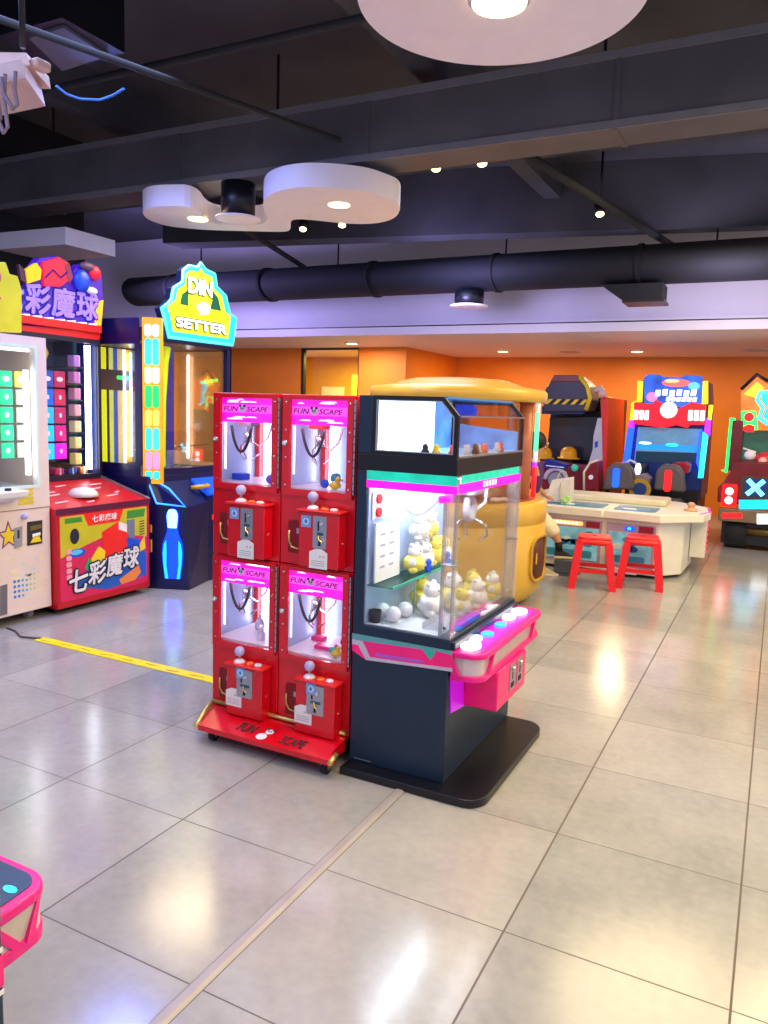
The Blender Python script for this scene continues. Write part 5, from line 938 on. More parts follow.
b = B(); b.tube([(x, 10.19, z + .02) for x, z in [(-0.462, 1.85), (-0.305, 2.028), (-0.181, 1.948)]], .022, black, 8); b.flat('y', 10.2, [(-0.426, 1.815), (-0.298, 1.958), (-0.218, 1.89), (-0.293, 1.771), (-0.359, 1.793)], e_yellow, .003); b.flat('y', 10.2, [(-0.441, 1.614), (-0.28, 1.619), (-0.239, 1.396), (-0.422, 1.388)], e_green, .003); b.tube([(x, 10.185, z) for x, z in [(-0.172, 1.844), (-0.255, 1.831), (-0.28, 1.748), (-0.208, 1.656), (-0.24, 1.538), (-0.139, 1.471)]], .025, mat('swirl_cyan', '#48e0f0', .4, em=1.4), 8); b.flat('y', 10.197, [(-0.233, 1.819), (-0.171, 1.832), (-0.142, 1.506), (-0.199, 1.551), (-0.167, 1.669), (-0.237, 1.749)], mat('swirl_teal', '#18b8c8', .4, em=1), .003); b.flat('y', 10.196, ell(*[(-0.349, 1.546)][0], .055, .055, 16), e_red, .004); b.flat('y', 10.196, [(-0.424, 1.412), (-0.352, 1.463), (-0.275, 1.442), (-0.28, 1.371), (-0.366, 1.367)], e_red, .004); b.build('marquee_art', m_, 'green red and cyan shapes')
b = B(); c = [(-0.131, 1.081)][0]; b.ball((c[0], 9.95, c[1] - .02), .11, mat('figure_red', '#d02838', .4), 1, .8, .8); b.ball((c[0] - .16, 9.95, c[1] + .02), .06, white_p, 1.1, .8, 1); b.ball((c[0] - .02, 9.87, c[1] - .04), .05, mat('figure_peach', '#f0b8a8', .5)); b.tube([(c[0] - .24, 9.95, c[1] + .10), (c[0] - .1, 9.95, c[1] + .06)], .01, white_p, 6); b.tube([(c[0] - .22, 9.95, c[1] + .03), (c[0] - .1, 9.95, c[1] + .03)], .01, white_p, 6); b.build('driver_ornament', t, 'red and white ornament')

# ------------------------------------------------------------------ white play table
tab = mat('table_ivory', '#eae6d8', .4, var=.03); tsk = mat('table_panel_blue', '#7cc0d8', .35, em=.15, var=.35, scale=7)
t = thing('game_table', (-1.55, 7.9, 0), 'low ivory game table with pale blue panels behind the red stools', 'game table')
body = [(-2.3, 7.43), (-.91, 7.40), (-.72, 7.66), (-.70, 8.35), (-.95, 8.65), (-2.3, 8.65)]
b = B(); b.prism('z', body, .03, .54, tab, .01); bd = b.build('body', t)
top = [(-2.38, 7.36), (-1.43, 7.35), (-1.42, 7.36), (-.90, 7.33), (-.62, 7.62), (-.56, 7.66), (-.52, 7.95), (-.56, 8.35), (-.9, 8.72), (-2.38, 8.72)]
b = B(); b.prism('z', top, .54, .615, tab, .012); tt = b.build('table_top', t)
b = B(); b.box(-2.25, -.95, 8.05, 8.5, .615, .68, mat('table_cream', '#d8d0b4', .4), .02); b.build('raised_rim', tt)
for x0, x1 in ((-2.05, -1.46), (-1.36, -.97)):
    b = B(); b.prism('z', rrect(x0, 7.48, x1, 7.9, .06), .615, .62, mat('pool_blue', '#2a86b4', .25)); b.flat('z', .62, ell((x0 + x1) / 2 - .06, 7.6, .07, .05), paper, .004); b.build('play_pool', tt, 'blue play area')
    b = B(); fy = 7.43 - (x0 + 2.3) * .022
    b.box(x0 - .02, x1 + .03, fy - .022, fy + .06, .09, .50, mat('panel_mauve', '#b89ab8', .35)); b.box(x0, x1, fy - .026, fy - .02, .11, .42, tsk)
    rg = random.Random(int(x0 * 100))
    for k in range(7): b.flat('y', fy - .026, ell(x0 + .08 + rg.random() * (x1 - x0 - .16), .26 + .12 * rg.random(), .05, .03, 12), mat('blot' + str(k % 3), ['#1458a8', '#2a9ad0', '#d8ecf0'][k % 3], .4), .002)
    b.flat('y', fy - .026, rrect(x0 + .05, .13, x1 - .05, .2, .02), mat('print_sea', '#3a90b8', .4), .002)
    p_ = b.build('front_panel', bd, 'pale blue printed panel')
    b = B(); m = mat('sign_amber', '#ffb060', .4, em=1.2) if x0 < -2 else mat('sign_blue', '#1a50f0', .4, em=1.2); b.flat('y', fy - .022, rrect(x0 + .14, .44, x1 - .15, .48, .018), m, .005)
    for k in range(6): b.flat('y', fy - .027, ell(x0 + .19 + (x1 - x0 - .40) * k / 5, .46, .012, .010, 8), e_white_soft if x0 < -2 else e_cyan, .002)
    b.flat('y', fy - .022, [(x1 - .12, .43), (x1 + .01, .43), (x1 + .01, .49), (x1 - .12, .49)], mat('sign_maroon', '#a01834', .4), .005); b.build('lit_sign', p_, ('amber' if x0 < -2 else 'blue') + ' lit sign')
b = B(); 
def chm(u, v): # on the chamfer from (-.93,7.40) to (-.70,7.72)
    return (-.93 + .23 * u, 7.40 + .32 * u, v)
d = Vector((.32, -.23, 0)).normalized() * .004
for (pts, m, k) in (([(.3, .12), (.62, .12), (.75, .42), (.5, .46), (.4, .3)], mat('swoosh_green', '#90b49a', .4), 1), ([(.12, .10), (.9, .10), (.9, .14), (.12, .14)], mat('table_cream', '#d8d0b4'), 1)):
    b._f([b.bm.verts.new(tuple(Vector(chm(u, v)) + d * k)) for u, v in pts], m)
b.build('side_print', bd, 'green printed swoosh')
b = B()
for k in range(6): b.ball((-.565, 8.15, .2 + .055 * k), .018, mat('bulb_pink', '#ff3a68', .4, em=1.4), n=8)
b.box(-.70, -.56, 8.1, 8.2, .14, .53, tab); b.tube([(-.60, 7.66, .60), (-.535, 7.95, .60), (-.575, 8.33, .60)], .02, mat('edge_magenta', '#e82a9a', .4, em=.8), 8); b.build('bulb_strip', t, 'pink bulb strip')
b = B(); b.lathe((-.70, 7.9, .615), [(.06, 0), (.06, .02), (.03, .03), (.03, .05), (.045, .06), (.02, .085)], mat('ball_peach', '#d8a078', .4), 16); b.build('knob', tt, 'peach knob')
b = B(); b.box(-1.40, -1.08, 7.36, 7.42, .03, .075, white_p); b.build('skirting', bd)
b = B(); b.hull([(-2.06, 7.62, .626), (-1.80, 7.60, .626), (-1.80, 7.78, .626), (-2.06, 7.80, .626), (-2.0, 7.64, .84), (-1.80, 7.60, .87), (-1.81, 7.76, .88), (-2.0, 7.79, .84)], mat('bag_cloth', '#e6dfd2', .8, bump=.3, scale=20)); b.tube([(-1.9, 7.6, .82), (-1.9, 7.58, .72), (-1.89, 7.6, .64)], .006, mat('bag_seam', '#b8ac9a', .8), 6)
b.tube([(-1.96, 7.68, .85), (-1.93, 7.68, .93), (-1.88, 7.68, .93), (-1.86, 7.68, .87)], .008, mat('bag_seam', '#b8ac9a'), 6); solo(b, 'cloth_bag', 'cream cloth bag standing on the game table', 'bag')
b = B(); b.ball((-1.83, 7.52, .66), .035, mat('toy_lime', '#a8e070', .4), 1.2, 1, .9); b.ball((-1.80, 7.51, .69), .02, mat('toy_lime', '#a8e070')); solo(b, 'toy', 'small lime toy beside the cloth bag on the game table', 'toy')

# ------------------------------------------------------------------ red stools
def stool(cx, cy, rz, label, H=.45):
    t = thing('stool', (cx, cy, 0), label, 'stool', 'red plastic stools')
    t.rotation_euler = (0, 0, 0)
    ca, sa = math.cos(rz), math.sin(rz)
    def W(x, y, z): return (cx + x * ca - y * sa, cy + x * sa + y * ca, z)
    b = B(); h = .125
    def slab(b, q0, q1, z0, z1, hole=None):
        o0 = rrect(-q0, -q0, q0, q0, .035, 4); o1 = rrect(-q1, -q1, q1, q1, .04, 4)
        A = [b.bm.verts.new(W(x, y, z0)) for x, y in o1]; Q = [b.bm.verts.new(W(x, y, z1)) for x, y in o0]
        fs = [b._f(A, red_plastic), b._f(Q[::-1], red_plastic)] + [b._f((A[k], A[(k + 1) % len(A)], Q[(k + 1) % len(A)], Q[k]), red_plastic, True) for k in range(len(A))]
        bmesh.ops.recalc_face_normals(b.bm, faces=[f for f in fs if f])
    slab(b, .132, .142, H - .02, H); slab(b, .142, .152, H - .065, H - .02)
    b.prism('z', ell(cx, cy, .02, .02, 14), H, H + .0015, mat('stool_hole', '#7c060c', .5)); b.build('seat', t)
    for sx in (-1, 1):
        for sy in (-1, 1):
            b = B(); pts = []
            for q, z in ((.122, H - .05), (.172, 0)):
                for dx, dy in ((-.031, -.031), (.031, -.031), (.031, .031), (-.031, .031)): pts.append(W(sx * q + dx, sy * q + dy, z))
            b.hull(pts[4:] + pts[:4], red_plastic); b.build('leg', t)
    b = B(); q = .148
    for i in range(4):
        p = [(-q, -q), (q, -q), (q, q), (-q, q)]; a, c = p[i], p[(i + 1) % 4]
        dx, dy = (c[0] - a[0]), (c[1] - a[1]); L = math.hypot(dx, dy); nx, ny = -dy / L * .008, dx / L * .008
        b.hull([W(a[0] - nx, a[1] - ny, .14), W(c[0] - nx, c[1] - ny, .14), W(c[0] + nx, c[1] + ny, .14), W(a[0] + nx, a[1] + ny, .14), W(a[0] - nx, a[1] - ny, .175), W(c[0] - nx, c[1] - ny, .175), W(c[0] + nx, c[1] + ny, .175), W(a[0] + nx, a[1] + ny, .175)], red_plastic)
    b.build('stretcher', t)
stool(-1.37, 6.80, .22, 'red plastic stool nearer the yellow round game, in front of the ivory table')
stool(-1.00, 7.05, .12, 'red plastic stool closer to the open floor, in front of the ivory table')

# ------------------------------------------------------------------ person standing at the table, mostly hidden
def skin_body(name, verts, edges, root, m, parent, sub=2):
    me = bpy.data.meshes.new(name); L = parent.location if parent else Vector((0, 0, 0))
    me.from_pydata([tuple(Vector(v[0]) - L) for v in verts], edges, [])
    o = bpy.data.objects.new(name, me); COL.objects.link(o)
    md = o.modifiers.new('skin', 'SKIN'); md.use_smooth_shade = True
    sv = me.skin_vertices[0].data
    for k, v in enumerate(verts): sv[k].radius = (v[1], v[1] if len(v) < 3 else v[2]); sv[k].use_root = (k == root)
    s_ = o.modifiers.new('sub', 'SUBSURF'); s_.levels = sub; s_.render_levels = sub
    bpy.context.view_layer.update()
    m2 = bpy.data.meshes.new_from_object(o.evaluated_get(bpy.context.evaluated_depsgraph_get()))
    o.modifiers.clear(); old = o.data; o.data = m2; bpy.data.meshes.remove(old); m2.materials.clear(); m2.materials.append(m)
    for f in m2.polygons: f.use_smooth = True
    if parent: o.parent = parent
    return o
px, py = -2.055, 7.02
t = thing('person', (px, py, 0), 'person in purple shirt and cream cropped trousers leaning at the table', 'person')
hips = (px, py, .66)
V = [((px, py, .67), .10, .085), ((px + .02, py + .02, .82), .10, .08), ((px + .03, py + .03, .96), .115, .075), ((px + .035, py + .035, 1.05), .05), ((px + .04, py + .04, 1.10), .036),
     ((px + .05, py + .05, 1.20), .085, .08), ((px + .055, py + .055, 1.27), .075, .07),
     ((px + .04, py - .15, 1.0), .042), ((px + .02, py - .17, .80), .034), ((px + .13, py - .08, .72), .026),
     ((px - .0, py + .20, 1.0), .042), ((px + .0, py + .24, .80), .034), ((px + .11, py + .22, .72), .026),
     ((px + .05, py - .07, .58), .075), ((px + .14, py - .08, .36), .055), ((px + .17, py - .05, .22), .032), ((px + .18, py - .05, .12), .028),
     ((px + .03, py + .10, .58), .075), ((px + .235, py + .08, .40), .058), ((px + .285, py + .10, .31), .034), ((px + .30, py + .10, .255), .03)]
E_ = [(0, 1), (1, 2), (2, 3), (3, 4), (4, 5), (5, 6), (2, 7), (7, 8), (8, 9), (2, 10), (10, 11), (11, 12), (0, 13), (13, 14), (14, 15), (15, 16), (0, 17), (17, 18), (18, 19), (19, 20)]
bodyo = skin_body('body', V, E_, 0, skin_m, t)
TR = mat('trouser_cream', '#e8e0c4', .8, var=.08, bump=.3, scale=20); SH = mat('shirt_purple', '#4a2a68', .8, var=.1)
skin_body('trousers', [((px, py, .70), .115, .10), ((px + .0, py + .01, .64), .12, .10), ((px + .05, py - .07, .56), .088), ((px + .14, py - .08, .37), .072), ((px + .155, py - .06, .30), .066), ((px + .04, py + .10, .57), .09), ((px + .225, py + .08, .42), .076), ((px + .262, py + .09, .355), .07)], [(0, 1), (1, 2), (2, 3), (3, 4), (1, 5), (5, 6), (6, 7)], 1, TR, t)
skin_body('shirt', [((px, py, .70), .12, .10), ((px + .02, py + .02, .84), .115, .095), ((px + .03, py + .03, .985), .12, .085), ((px + .035, py + .035, 1.05), .06), ((px + .042, py - .145, 1.0), .055), ((px + .032, py - .16, .90), .05), ((px, py + .20, 1.0), .055), ((px, py + .22, .90), .05)], [(0, 1), (1, 2), (2, 3), (2, 4), (4, 5), (2, 6), (6, 7)], 1, SH, t)
b = B(); hc = (px + .052, py + .052, 1.225); b.ball((hc[0] - .012, hc[1] - .012, hc[2] + .018), .092, mat('hair_black', '#17120f', .6), 1, 1, 1.02, 20); b.build('hair', t)
b = B(); fd = Vector((.75, .66, 0)); sd = Vector((-.66, .75, 0)); hv = Vector(hc)
for s in (-1, 1): p = hv + fd * .083 + sd * s * .03 + Vector((0, 0, .0)); b.ball(p, .009, white_p, n=8); b.ball(p + fd * .006, .005, ink, n=8)
p = hv + fd * .092 + Vector((0, 0, -.02)); b.ball(p, .012, skin_m, 1, 1, 1.3, 8); p = hv + fd * .082 + Vector((0, 0, -.047)); b.ball(p, .016, mat('lip', '#a85a50', .5), 1, 1.2, .35, 8)
b.build('face', t)
for hx, hy, hz in ((px + .13, py - .08, .72), (px + .11, py + .22, .72)):
    b = B(); b.ball((hx + .02, hy + .01, hz - .012), .028, skin_m, 1.2, 1, .55, 10)
    for q in range(4): b.tube([(hx + .035, hy - .018 + .014 * q, hz - .014), (hx + .062 + .006 * (q in (1, 2)), hy - .02 + .015 * q, hz - .026), (hx + .07 + .006 * (q in (1, 2)), hy - .02 + .015 * q, hz - .045)], [.0075, .007, .005], skin_m, 8)
    b.tube([(hx + .015, hy - .024, hz - .012), (hx + .035, hy - .042, hz - .02), (hx + .05, hy - .046, hz - .03)], [.008, .0075, .006], skin_m, 8); b.build('hand', t)
def shoe(x, y, z, a, sole, up, nm):
    b = B(); ca, sa = math.cos(a), math.sin(a)
    def P(u, v): return (x + u * ca - v * sa, y + u * sa + v * ca)
    out = [(-.05, -.034), (.04, -.036), (.11, -.034), (.145, 0), (.11, .034), (.04, .036), (-.05, .034), (-.065, 0)]
    b.prism('z', [P(u, v) for u, v in out], z, z + .022, sole, .004)
    b.hull([P(-.05, -.032) + (z + .022,), P(.12, -.03) + (z + .022,), P(.12, .03) + (z + .022,), P(-.05, .032) + (z + .022,), P(-.048, -.024) + (z + .075,), P(.03, -.022) + (z + .07,), P(.03, .022) + (z + .07,), P(-.048, .024) + (z + .075,)], up)
    b.build('shoe', t, nm)
shoe(px + .20, py - .05, .0, .35, white_p, mat('shoe_beige', '#d8cba4', .7), 'beige shoe')
shoe(px + .31, py + .10, .155, .3, mat('sole_cream', '#e8dcb8', .6), mat('shoe_dark', '#20222e', .7), 'cream and dark shoe')
b = B(); b.tube([(px + .288, py + .10, .305), (px + .30, py + .10, .22)], [.037, .034], mat('sock_black', '#14141a', .9), 12); b.build('sock', t, 'black sock')
b = B(); b.box(px + .27, px + .44, py + .05, py + .2, .02, .152, mat('step_navy', '#56607a', .5), .01); b.box(px + .25, px + .48, py + .03, py + .26, 0, .02, mat('step_navy', '#56607a')); solo(b, 'foot_step', 'dark step under the raised shoe at the ivory table', 'step')

# ------------------------------------------------------------------ corner of another crane machine, facing away, at the lower left
xs, yf = -1.073, .765
t = thing('crane_machine', (-1.5, .5, 0), 'black and magenta crane machine showing only a shelf corner at the lower picture edge', 'arcade machine')
b = B(); b.box(-2.0, xs, .3, yf, .045, .575, navy, .004); b.box(-2.0, xs - .02, .3, .95, .003, .045, black, .005); b.box(-2.0, xs, .3, yf, .575, .62, navy, .004); b.box(-2.0, xs, .3, .34, .62, 1.5, navy); bd = b.build('lower_cabinet', t)
b = B(); b.frame('z', xs - .045, yf - .045, xs, yf, .006, .006, .006, .006, .62, 1.24, clear2); b.build('corner_post', t, 'clear acrylic corner post')
b = B(); b.flat('x', xs, [(.32, .505), (yf, .505), (yf, .56), (.32, .56)], pk, .002); b.flat('x', xs, [(.32, .566), (yf, .566), (yf, .574), (.32, .574)], white_p, .002); b.flat('x', xs, [(.32, .49), (yf, .49), (yf, .498), (.32, .498)], white_p, .002); b.build('side_stripe', bd, 'pink and white stripe')
zt = .60; cxx, cyy = xs - .108, yf + .095
b = B(); b.prism('z', [(-1.9, yf), (xs - .038, yf), (xs - .038, yf + .05)] + ell(cxx, cyy, .065, .05, 10, 0, 90) + [(-1.9, cyy + .05)], zt - .022, zt, magenta_p, .005); sh = b.build('button_shelf', t, 'magenta shelf')
b = B(); b.prism('z', [(-1.88, yf + .005), (xs - .058, yf + .005), (xs - .058, yf + .05)] + ell(cxx, cyy, .045, .034, 10, 0, 90) + [(-1.88, cyy + .034)], zt, zt + .002, mat('shelf_slate', '#28405c', .35)); b.flat('z', zt + .002, ell(xs - .085, yf + .08, .016, .008, 10), e_cyan, .001); b.flat('z', zt + .002, ell(xs - .08, yf + .045, .01, .006, 10), e_cyan, .001); b.build('top_sheet', sh, 'slate top sheet')
b = B(); b.prism('z', [(-1.9, yf), (xs - .044, yf), (xs - .044, yf + .05)] + ell(cxx, cyy, .059, .044, 10, 0, 90) + [(-1.9, cyy + .044)], zt - .085, zt - .022, mat('skirt_cream', '#c8bcb4', .35)); b.build('skirt', sh, 'cream skirt')
b = B(); b.prism('z', [(-1.9, yf), (xs - .040, yf), (xs - .040, yf + .05)] + ell(cxx, cyy, .063, .048, 10, 0, 90) + [(-1.9, cyy + .048)], zt - .105, zt - .078, magenta_p, .005)
b.hull([(xs - 0.048, yf + .05, zt - .082), (xs - 0.040, yf + .05, zt - .082), (xs - 0.042, yf + .07, zt - .082), (xs - 0.050, yf + .07, zt - .082), (xs - 0.048, yf + .0, zt - .02), (xs - 0.040, yf + .0, zt - .02), (xs - 0.040, yf + .02, zt - .02), (xs - 0.048, yf + .02, zt - .02)], magenta_p)
b.hull([(xs - 0.046, yf + .075, zt - .082), (xs - 0.037, yf + .075, zt - .082), (xs - 0.042, yf + .095, zt - .082), (xs - 0.050, yf + .095, zt - .082), (xs - 0.058, yf + .105, zt - .02), (xs - 0.046, yf + .105, zt - .02), (xs - 0.054, yf + .12, zt - .02), (xs - 0.064, yf + .12, zt - .02)], magenta_p)
b.build('lower_rim', sh)

# ------------------------------------------------------------------ tape on the floor
b = B(); b.box(-3.98, -2.40, 3.122, 3.198, 0.0005, .004, mat('tape_yellow', '#f4dc14', .4, var=.12, scale=14))
for k in range(9): b.flat('z', .004, [(-3.95 + k * .17, 3.14 + .01 * (k % 3)), (-3.87 + k * .17, 3.15 + .012 * (k % 2)), (-3.87 + k * .17, 3.156 + .012 * (k % 2)), (-3.95 + k * .17, 3.148 + .01 * (k % 3))], mat('tape_mark', '#8a7a18', .6), .0005)
solo(b, 'floor_tape', 'yellow tape strip stuck across the grey floor tiles', 'tape')
b = B(); b.tube([(-3.97, 3.16, .006), (-4.1, 3.12, .006), (-4.22, 3.18, .006), (-4.33, 3.2, .006)], .006, mat('cord_brown', '#5a4a44', .7), 6); solo(b, 'cord', 'thin brown cord running from the yellow tape under the white prize machine', 'cord')
# ------------------------------------------------------------------ things under the ceiling
disc_m = mat('disc_white', '#f6eef8', .55, var=.02)
def lamp(b, c, r):
    b.lathe((c[0], c[1], c[2] - .004), [(r, 0), (r, .006)], e_warm, 24)
DZ = 2.9
t = thing('pendant_light', (-.995, 2.75, DZ), 'large round white ceiling disc with one warm downlight at the picture top', 'ceiling light')
b = B(); b.lathe((-1.0, 2.73, DZ), [(.495, 0), (.5, .005), (.5, .135), (.49, .14)], disc_m, 72); b.build('disc', t)
b = B(); lamp(b, (-1.0, 2.72, DZ - .008), .095); b.build('lamp', t, 'glowing warm lamp')
b = B(); b.lathe((-1.0, 2.72, DZ - .006), [(.10, 0), (.11, .006), (.096, .006), (.096, 0)], white_p, 32, cap=False); b.build('lamp_ring', t)
for s in (-1, 1):
    b = B(); b.cyl((-1.0 + .25 * s, 2.73, DZ + .14), (-1.0 + .25 * s, 2.73, 3.95), .008, black, n=8); b.build('hanger', t)
t = thing('pendant_light', (-3.4, 4.9, DZ), 'white curved two-lobed ceiling panel with two warm downlights', 'ceiling light')
outl = [(-4.402, 4.49), (-4.501, 4.612), (-4.558, 4.724), (-4.568, 4.822), (-4.562, 4.929), (-4.491, 5.025), (-4.353, 5.146), (-4.093, 5.271), (-3.793, 5.41), (-3.684, 5.41), (-3.501, 5.125), (-3.414, 5.09), (-3.32, 5.155), (-3.221, 5.256), (-3.105, 5.363), (-2.957, 5.414), (-2.818, 5.396), (-2.691, 5.312), (-2.567, 5.143), (-2.508, 5.021), (-2.477, 4.896), (-2.503, 4.782), (-2.542, 4.641), (-2.633, 4.535), (-2.764, 4.438), (-2.919, 4.38), (-3.084, 4.392), (-3.26, 4.479), (-3.443, 4.685), (-3.709, 5.154), (-3.982, 5.129), (-4.189, 4.988), (-3.906, 4.519), (-4.127, 4.439), (-4.256, 4.422)]
b = B(); b.prism('z', chaikin(outl, 2), DZ, DZ + .15, disc_m); b.build('panel', t)
for p in [(-4.156, 4.831), (-2.902, 4.851)]:
    b = B(); lamp(b, (p[0], p[1], DZ), .075); b.build('lamp', t, 'glowing warm lamp')
for p in ((-4.1, 4.75), (-2.8, 4.85)):
    b = B(); b.cyl((p[0], p[1], DZ + .15), (p[0], p[1], 3.098), .008, black, n=8); b.build('hanger', t)
t = thing('pendant_light', (-3.7, 4.76, 2.85), 'black cylinder ceiling fitting with white ring hanging before the two-lobed panel', 'ceiling light')
p = ([(-3.715, 2.856)][0][0], 4.76); pz = [(-3.715, 2.842)][0][1]
b = B(); b.lathe((p[0], p[1], pz), [(.125, .012), (.125, 3.098 - pz)], black, 28); b.build('cylinder', t)
b = B(); b.lathe((p[0], p[1], pz), [(.165, .012), (.17, .006), (.14, 0), (.10, .003), (.06, .001), (.03, .004)], disc_m, 36); b.build('ring', t, 'white ring')
b = B(); b.box(-10.3, 4.8, 4.66, 4.96, 3.10, 3.52, beam_m, .004)
for k in range(9): b.box(-9 + 1.6 * k, -8.97 + 1.6 * k, 4.65, 4.97, 3.095, 3.525, beam_m)
for k in range(6): b.cyl((-8 + 2.3 * k, 4.8, 3.52), (-8 + 2.3 * k, 4.8, 3.95), .01, black, n=6)
fl = mat('duct_flange', '#77757a', .6)
for zz in (3.10, 3.475): b.box(-10.3, 4.8, 4.645, 4.66, zz, zz + .045, fl)
solo(b, 'air_duct', 'big rectangular dark grey air duct crossing above the white ceiling panels', 'duct')
b = B()
prof = [(8.2 + .28 * math.cos(a), 3.0 + .19 * math.sin(a)) for a in [2 * PI * k / 28 for k in range(28)]]
b.prism('x', prof, -8.15, 4.8, duct_m)
for f in b.bm.faces: f.smooth = len(f.verts) == 4
for k in range(8): b.prism('x', [(8.2 + .295 * math.cos(a), 3.0 + .205 * math.sin(a)) for a in [2 * PI * q / 28 for q in range(28)]], -7.4 + 1.5 * k, -7.36 + 1.5 * k, duct_m)
for k in range(6): b.cyl((-7 + 2.1 * k, 8.2, 3.18), (-7 + 2.1 * k, 8.2, 3.95), .01, black, n=6)
dct = solo(b, 'air_duct', 'black oval air duct running before the pale upper wall', 'duct')
t = thing('air_vent', (-3.16, 8.1, 2.62), 'short black duct spigot with white round diffuser below the oval duct', 'air diffuser')
b = B(); b.lathe((-3.16, 8.1, 2.65), [(.16, 0), (.16, .15)], black, 26); b.build('spigot', t); b = B(); b.lathe((-3.16, 8.1, 2.63), [(.21, .02), (.205, .005), (.12, 0), (.07, .006)], disc_m, 30); b.build('ring', t, 'white ring')
b = B(); b.hull([(-1.48, 7.98, 2.62), (-1.13, 7.98, 2.62), (-1.13, 8.3, 2.62), (-1.48, 8.3, 2.62), (-1.72, 7.98, 2.79), (-1.13, 7.98, 2.79), (-1.13, 8.3, 2.79), (-1.72, 8.3, 2.79)], duct_m); b.box(-1.5, -1.11, 7.96, 8.32, 2.61, 2.635, black); solo(b, 'duct_vent', 'black tapered duct outlet under the oval duct above the game table', 'duct')
# dark beams and services
b = B(); b.hull([(-6.5, 6.95, 3.30), (3.6, 9.0, 3.30), (3.6, 9.12, 3.30), (-6.5, 7.3, 3.30), (-6.5, 6.95, 3.95), (3.6, 9.0, 3.95), (3.6, 9.12, 3.95), (-6.5, 7.3, 3.95)], ceil_m); o = b.build('ceiling_beam'); o['kind'] = 'structure'
b = B(); b.box(-10, 4.8, 2.2, 2.45, 3.55, 3.95, ceil_m); b.box(-10, 4.8, 6.4, 6.55, 3.6, 3.95, ceil_m)
for x in (-5.0, -2.3, .4): b.box(x, x + .16, -2.9, 9.0, 3.62, 3.95, ceil_m)
o = b.build('ceiling_ribs'); o['kind'] = 'structure'
pm = mat('pipe_dark', '#26282e', .85)
for pts, r, lb in (([(-10, 3.6, 3.42), (4.8, 3.6, 3.42)], .022, 'dark sprinkler pipe running above the large white disc'), ([(-1.75, 5.2, 3.25), (-1.1, 8.9, 3.25)], .035, 'dark pipe running towards the far wall near the room centre'), ([(-.2, 5.1, 3.25), (.2, 8.8, 3.25)], .042, 'thick dark pipe running towards the far wall above the lit racing cabinet'), ([(-4.6, 5.1, 3.25), (-5.6, 8.6, 3.25)], .03, 'dark pipe above the two-lobed white panel'), ([(-3.9, 1.2, 3.24), (-2.7, 4.5, 3.2)], .018, 'dark conduit slanting past the ceiling unit at the picture corner'), ([(-2.44, 8.0, 3.36), (-1.9, 7.9, 3.38)], .012, 'thin pale conduit beside the white camera')):
    b = B(); b.tube(pts, r, pm, 10); solo(b, 'pipe', lb, 'pipe')
t = thing('camera_dome', (-2.6, 8.0, 3.3), 'small white security camera below the dark ceiling', 'camera')
b = B(); b.cyl((-2.62, 7.93, 3.355), (-2.52, 8.0, 3.35), .04, white_p, n=16); b.build('housing', t); b = B(); b.cyl((-2.52, 8.0, 3.35), (-2.5, 8.0, 3.95), .012, black, n=8); b.build('bracket', t)
# ceiling unit with cables, top left corner
cas = mat('cassette_pale', '#d8b8b0', .5, var=.05)
t = thing('hanging_air_unit', (-3.05, 2.25, 2.7), 'pale pinkish ceiling unit with hanging cables at the upper picture corner', 'ceiling unit')
b = B(); b.hull([(-3.3, 2.15, 2.70), (-2.70, 2.15, 2.70), (-2.92, 2.42, 2.72), (-3.4, 2.42, 2.72), (-3.3, 2.15, 2.79), (-2.72, 2.15, 2.77), (-2.94, 2.42, 2.79), (-3.4, 2.42, 2.80)], cas); b.build('cover', t); 
b = B(); b.hull([(-3.1, 2.2, 2.82), (-2.80, 2.25, 2.80), (-2.92, 2.45, 2.80), (-3.1, 2.45, 2.83), (-3.1, 2.2, 2.88), (-2.82, 2.25, 2.85), (-2.93, 2.45, 2.85), (-3.1, 2.45, 2.88)], cas); b.box(-2.83, -2.78, 2.27, 2.34, 2.80, 2.84, cas, .01); b.build('bracket', t)
b = B(); b.cyl((-2.9, 2.3, 2.9), (-2.9, 2.3, 3.95), .012, black, n=8); b.cyl((-3.2, 2.3, 2.82), (-3.2, 2.3, 3.95), .012, black, n=8); b.build('hanger', t)
for k, (x, l) in enumerate(((-2.9, .16), (-2.86, .2), (-2.80, .12))):
    b = B(); b.tube([(x, 2.12, 2.705), (x + .01, 2.12, 2.705 - l * .5), (x + .05, 2.13, 2.705 - l), (x + .075, 2.13, 2.705 - l * .9), (x + .06, 2.13, 2.705 - l * .4), (x + .07, 2.13, 2.72)], .008, mat('cable_mauve', '#8a7a8c', .6), 6); b.build('cable', t, 'loose hanging cable')
b = B(); b.tube([(p[0], p[1], 3.06 + dz) for p, dz in zip([(-3.5, 2.969), (-3.494, 3.026), (-3.456, 3.084), (-3.365, 3.135), (-3.283, 3.14), (-3.193, 3.136)], (.03, .01, 0, 0, .01, .03))], .006, mat('cable_blue', '#1c6ad0', .5), 6); solo(b, 'hanging_cable', 'bright blue cable sagging below the dark ceiling', 'cable')
t = thing('vent_grille', (-3.5, 3.0, 3.28), 'dark square air grille box with paler face near the ceiling unit', 'air grille')
b = B(); b.box(-3.75, -3.25, 2.80, 3.2, 3.30, 3.6, black); b.build('box', t); b = B(); b.prism('z', [(-3.56, 2.86), (-3.30, 2.85), (-3.34, 3.17), (-3.72, 3.2)], 3.285, 3.30, mat('grille_face', '#5a5a6c', .5)); b.build('grille_face', t, 'slate grille face')
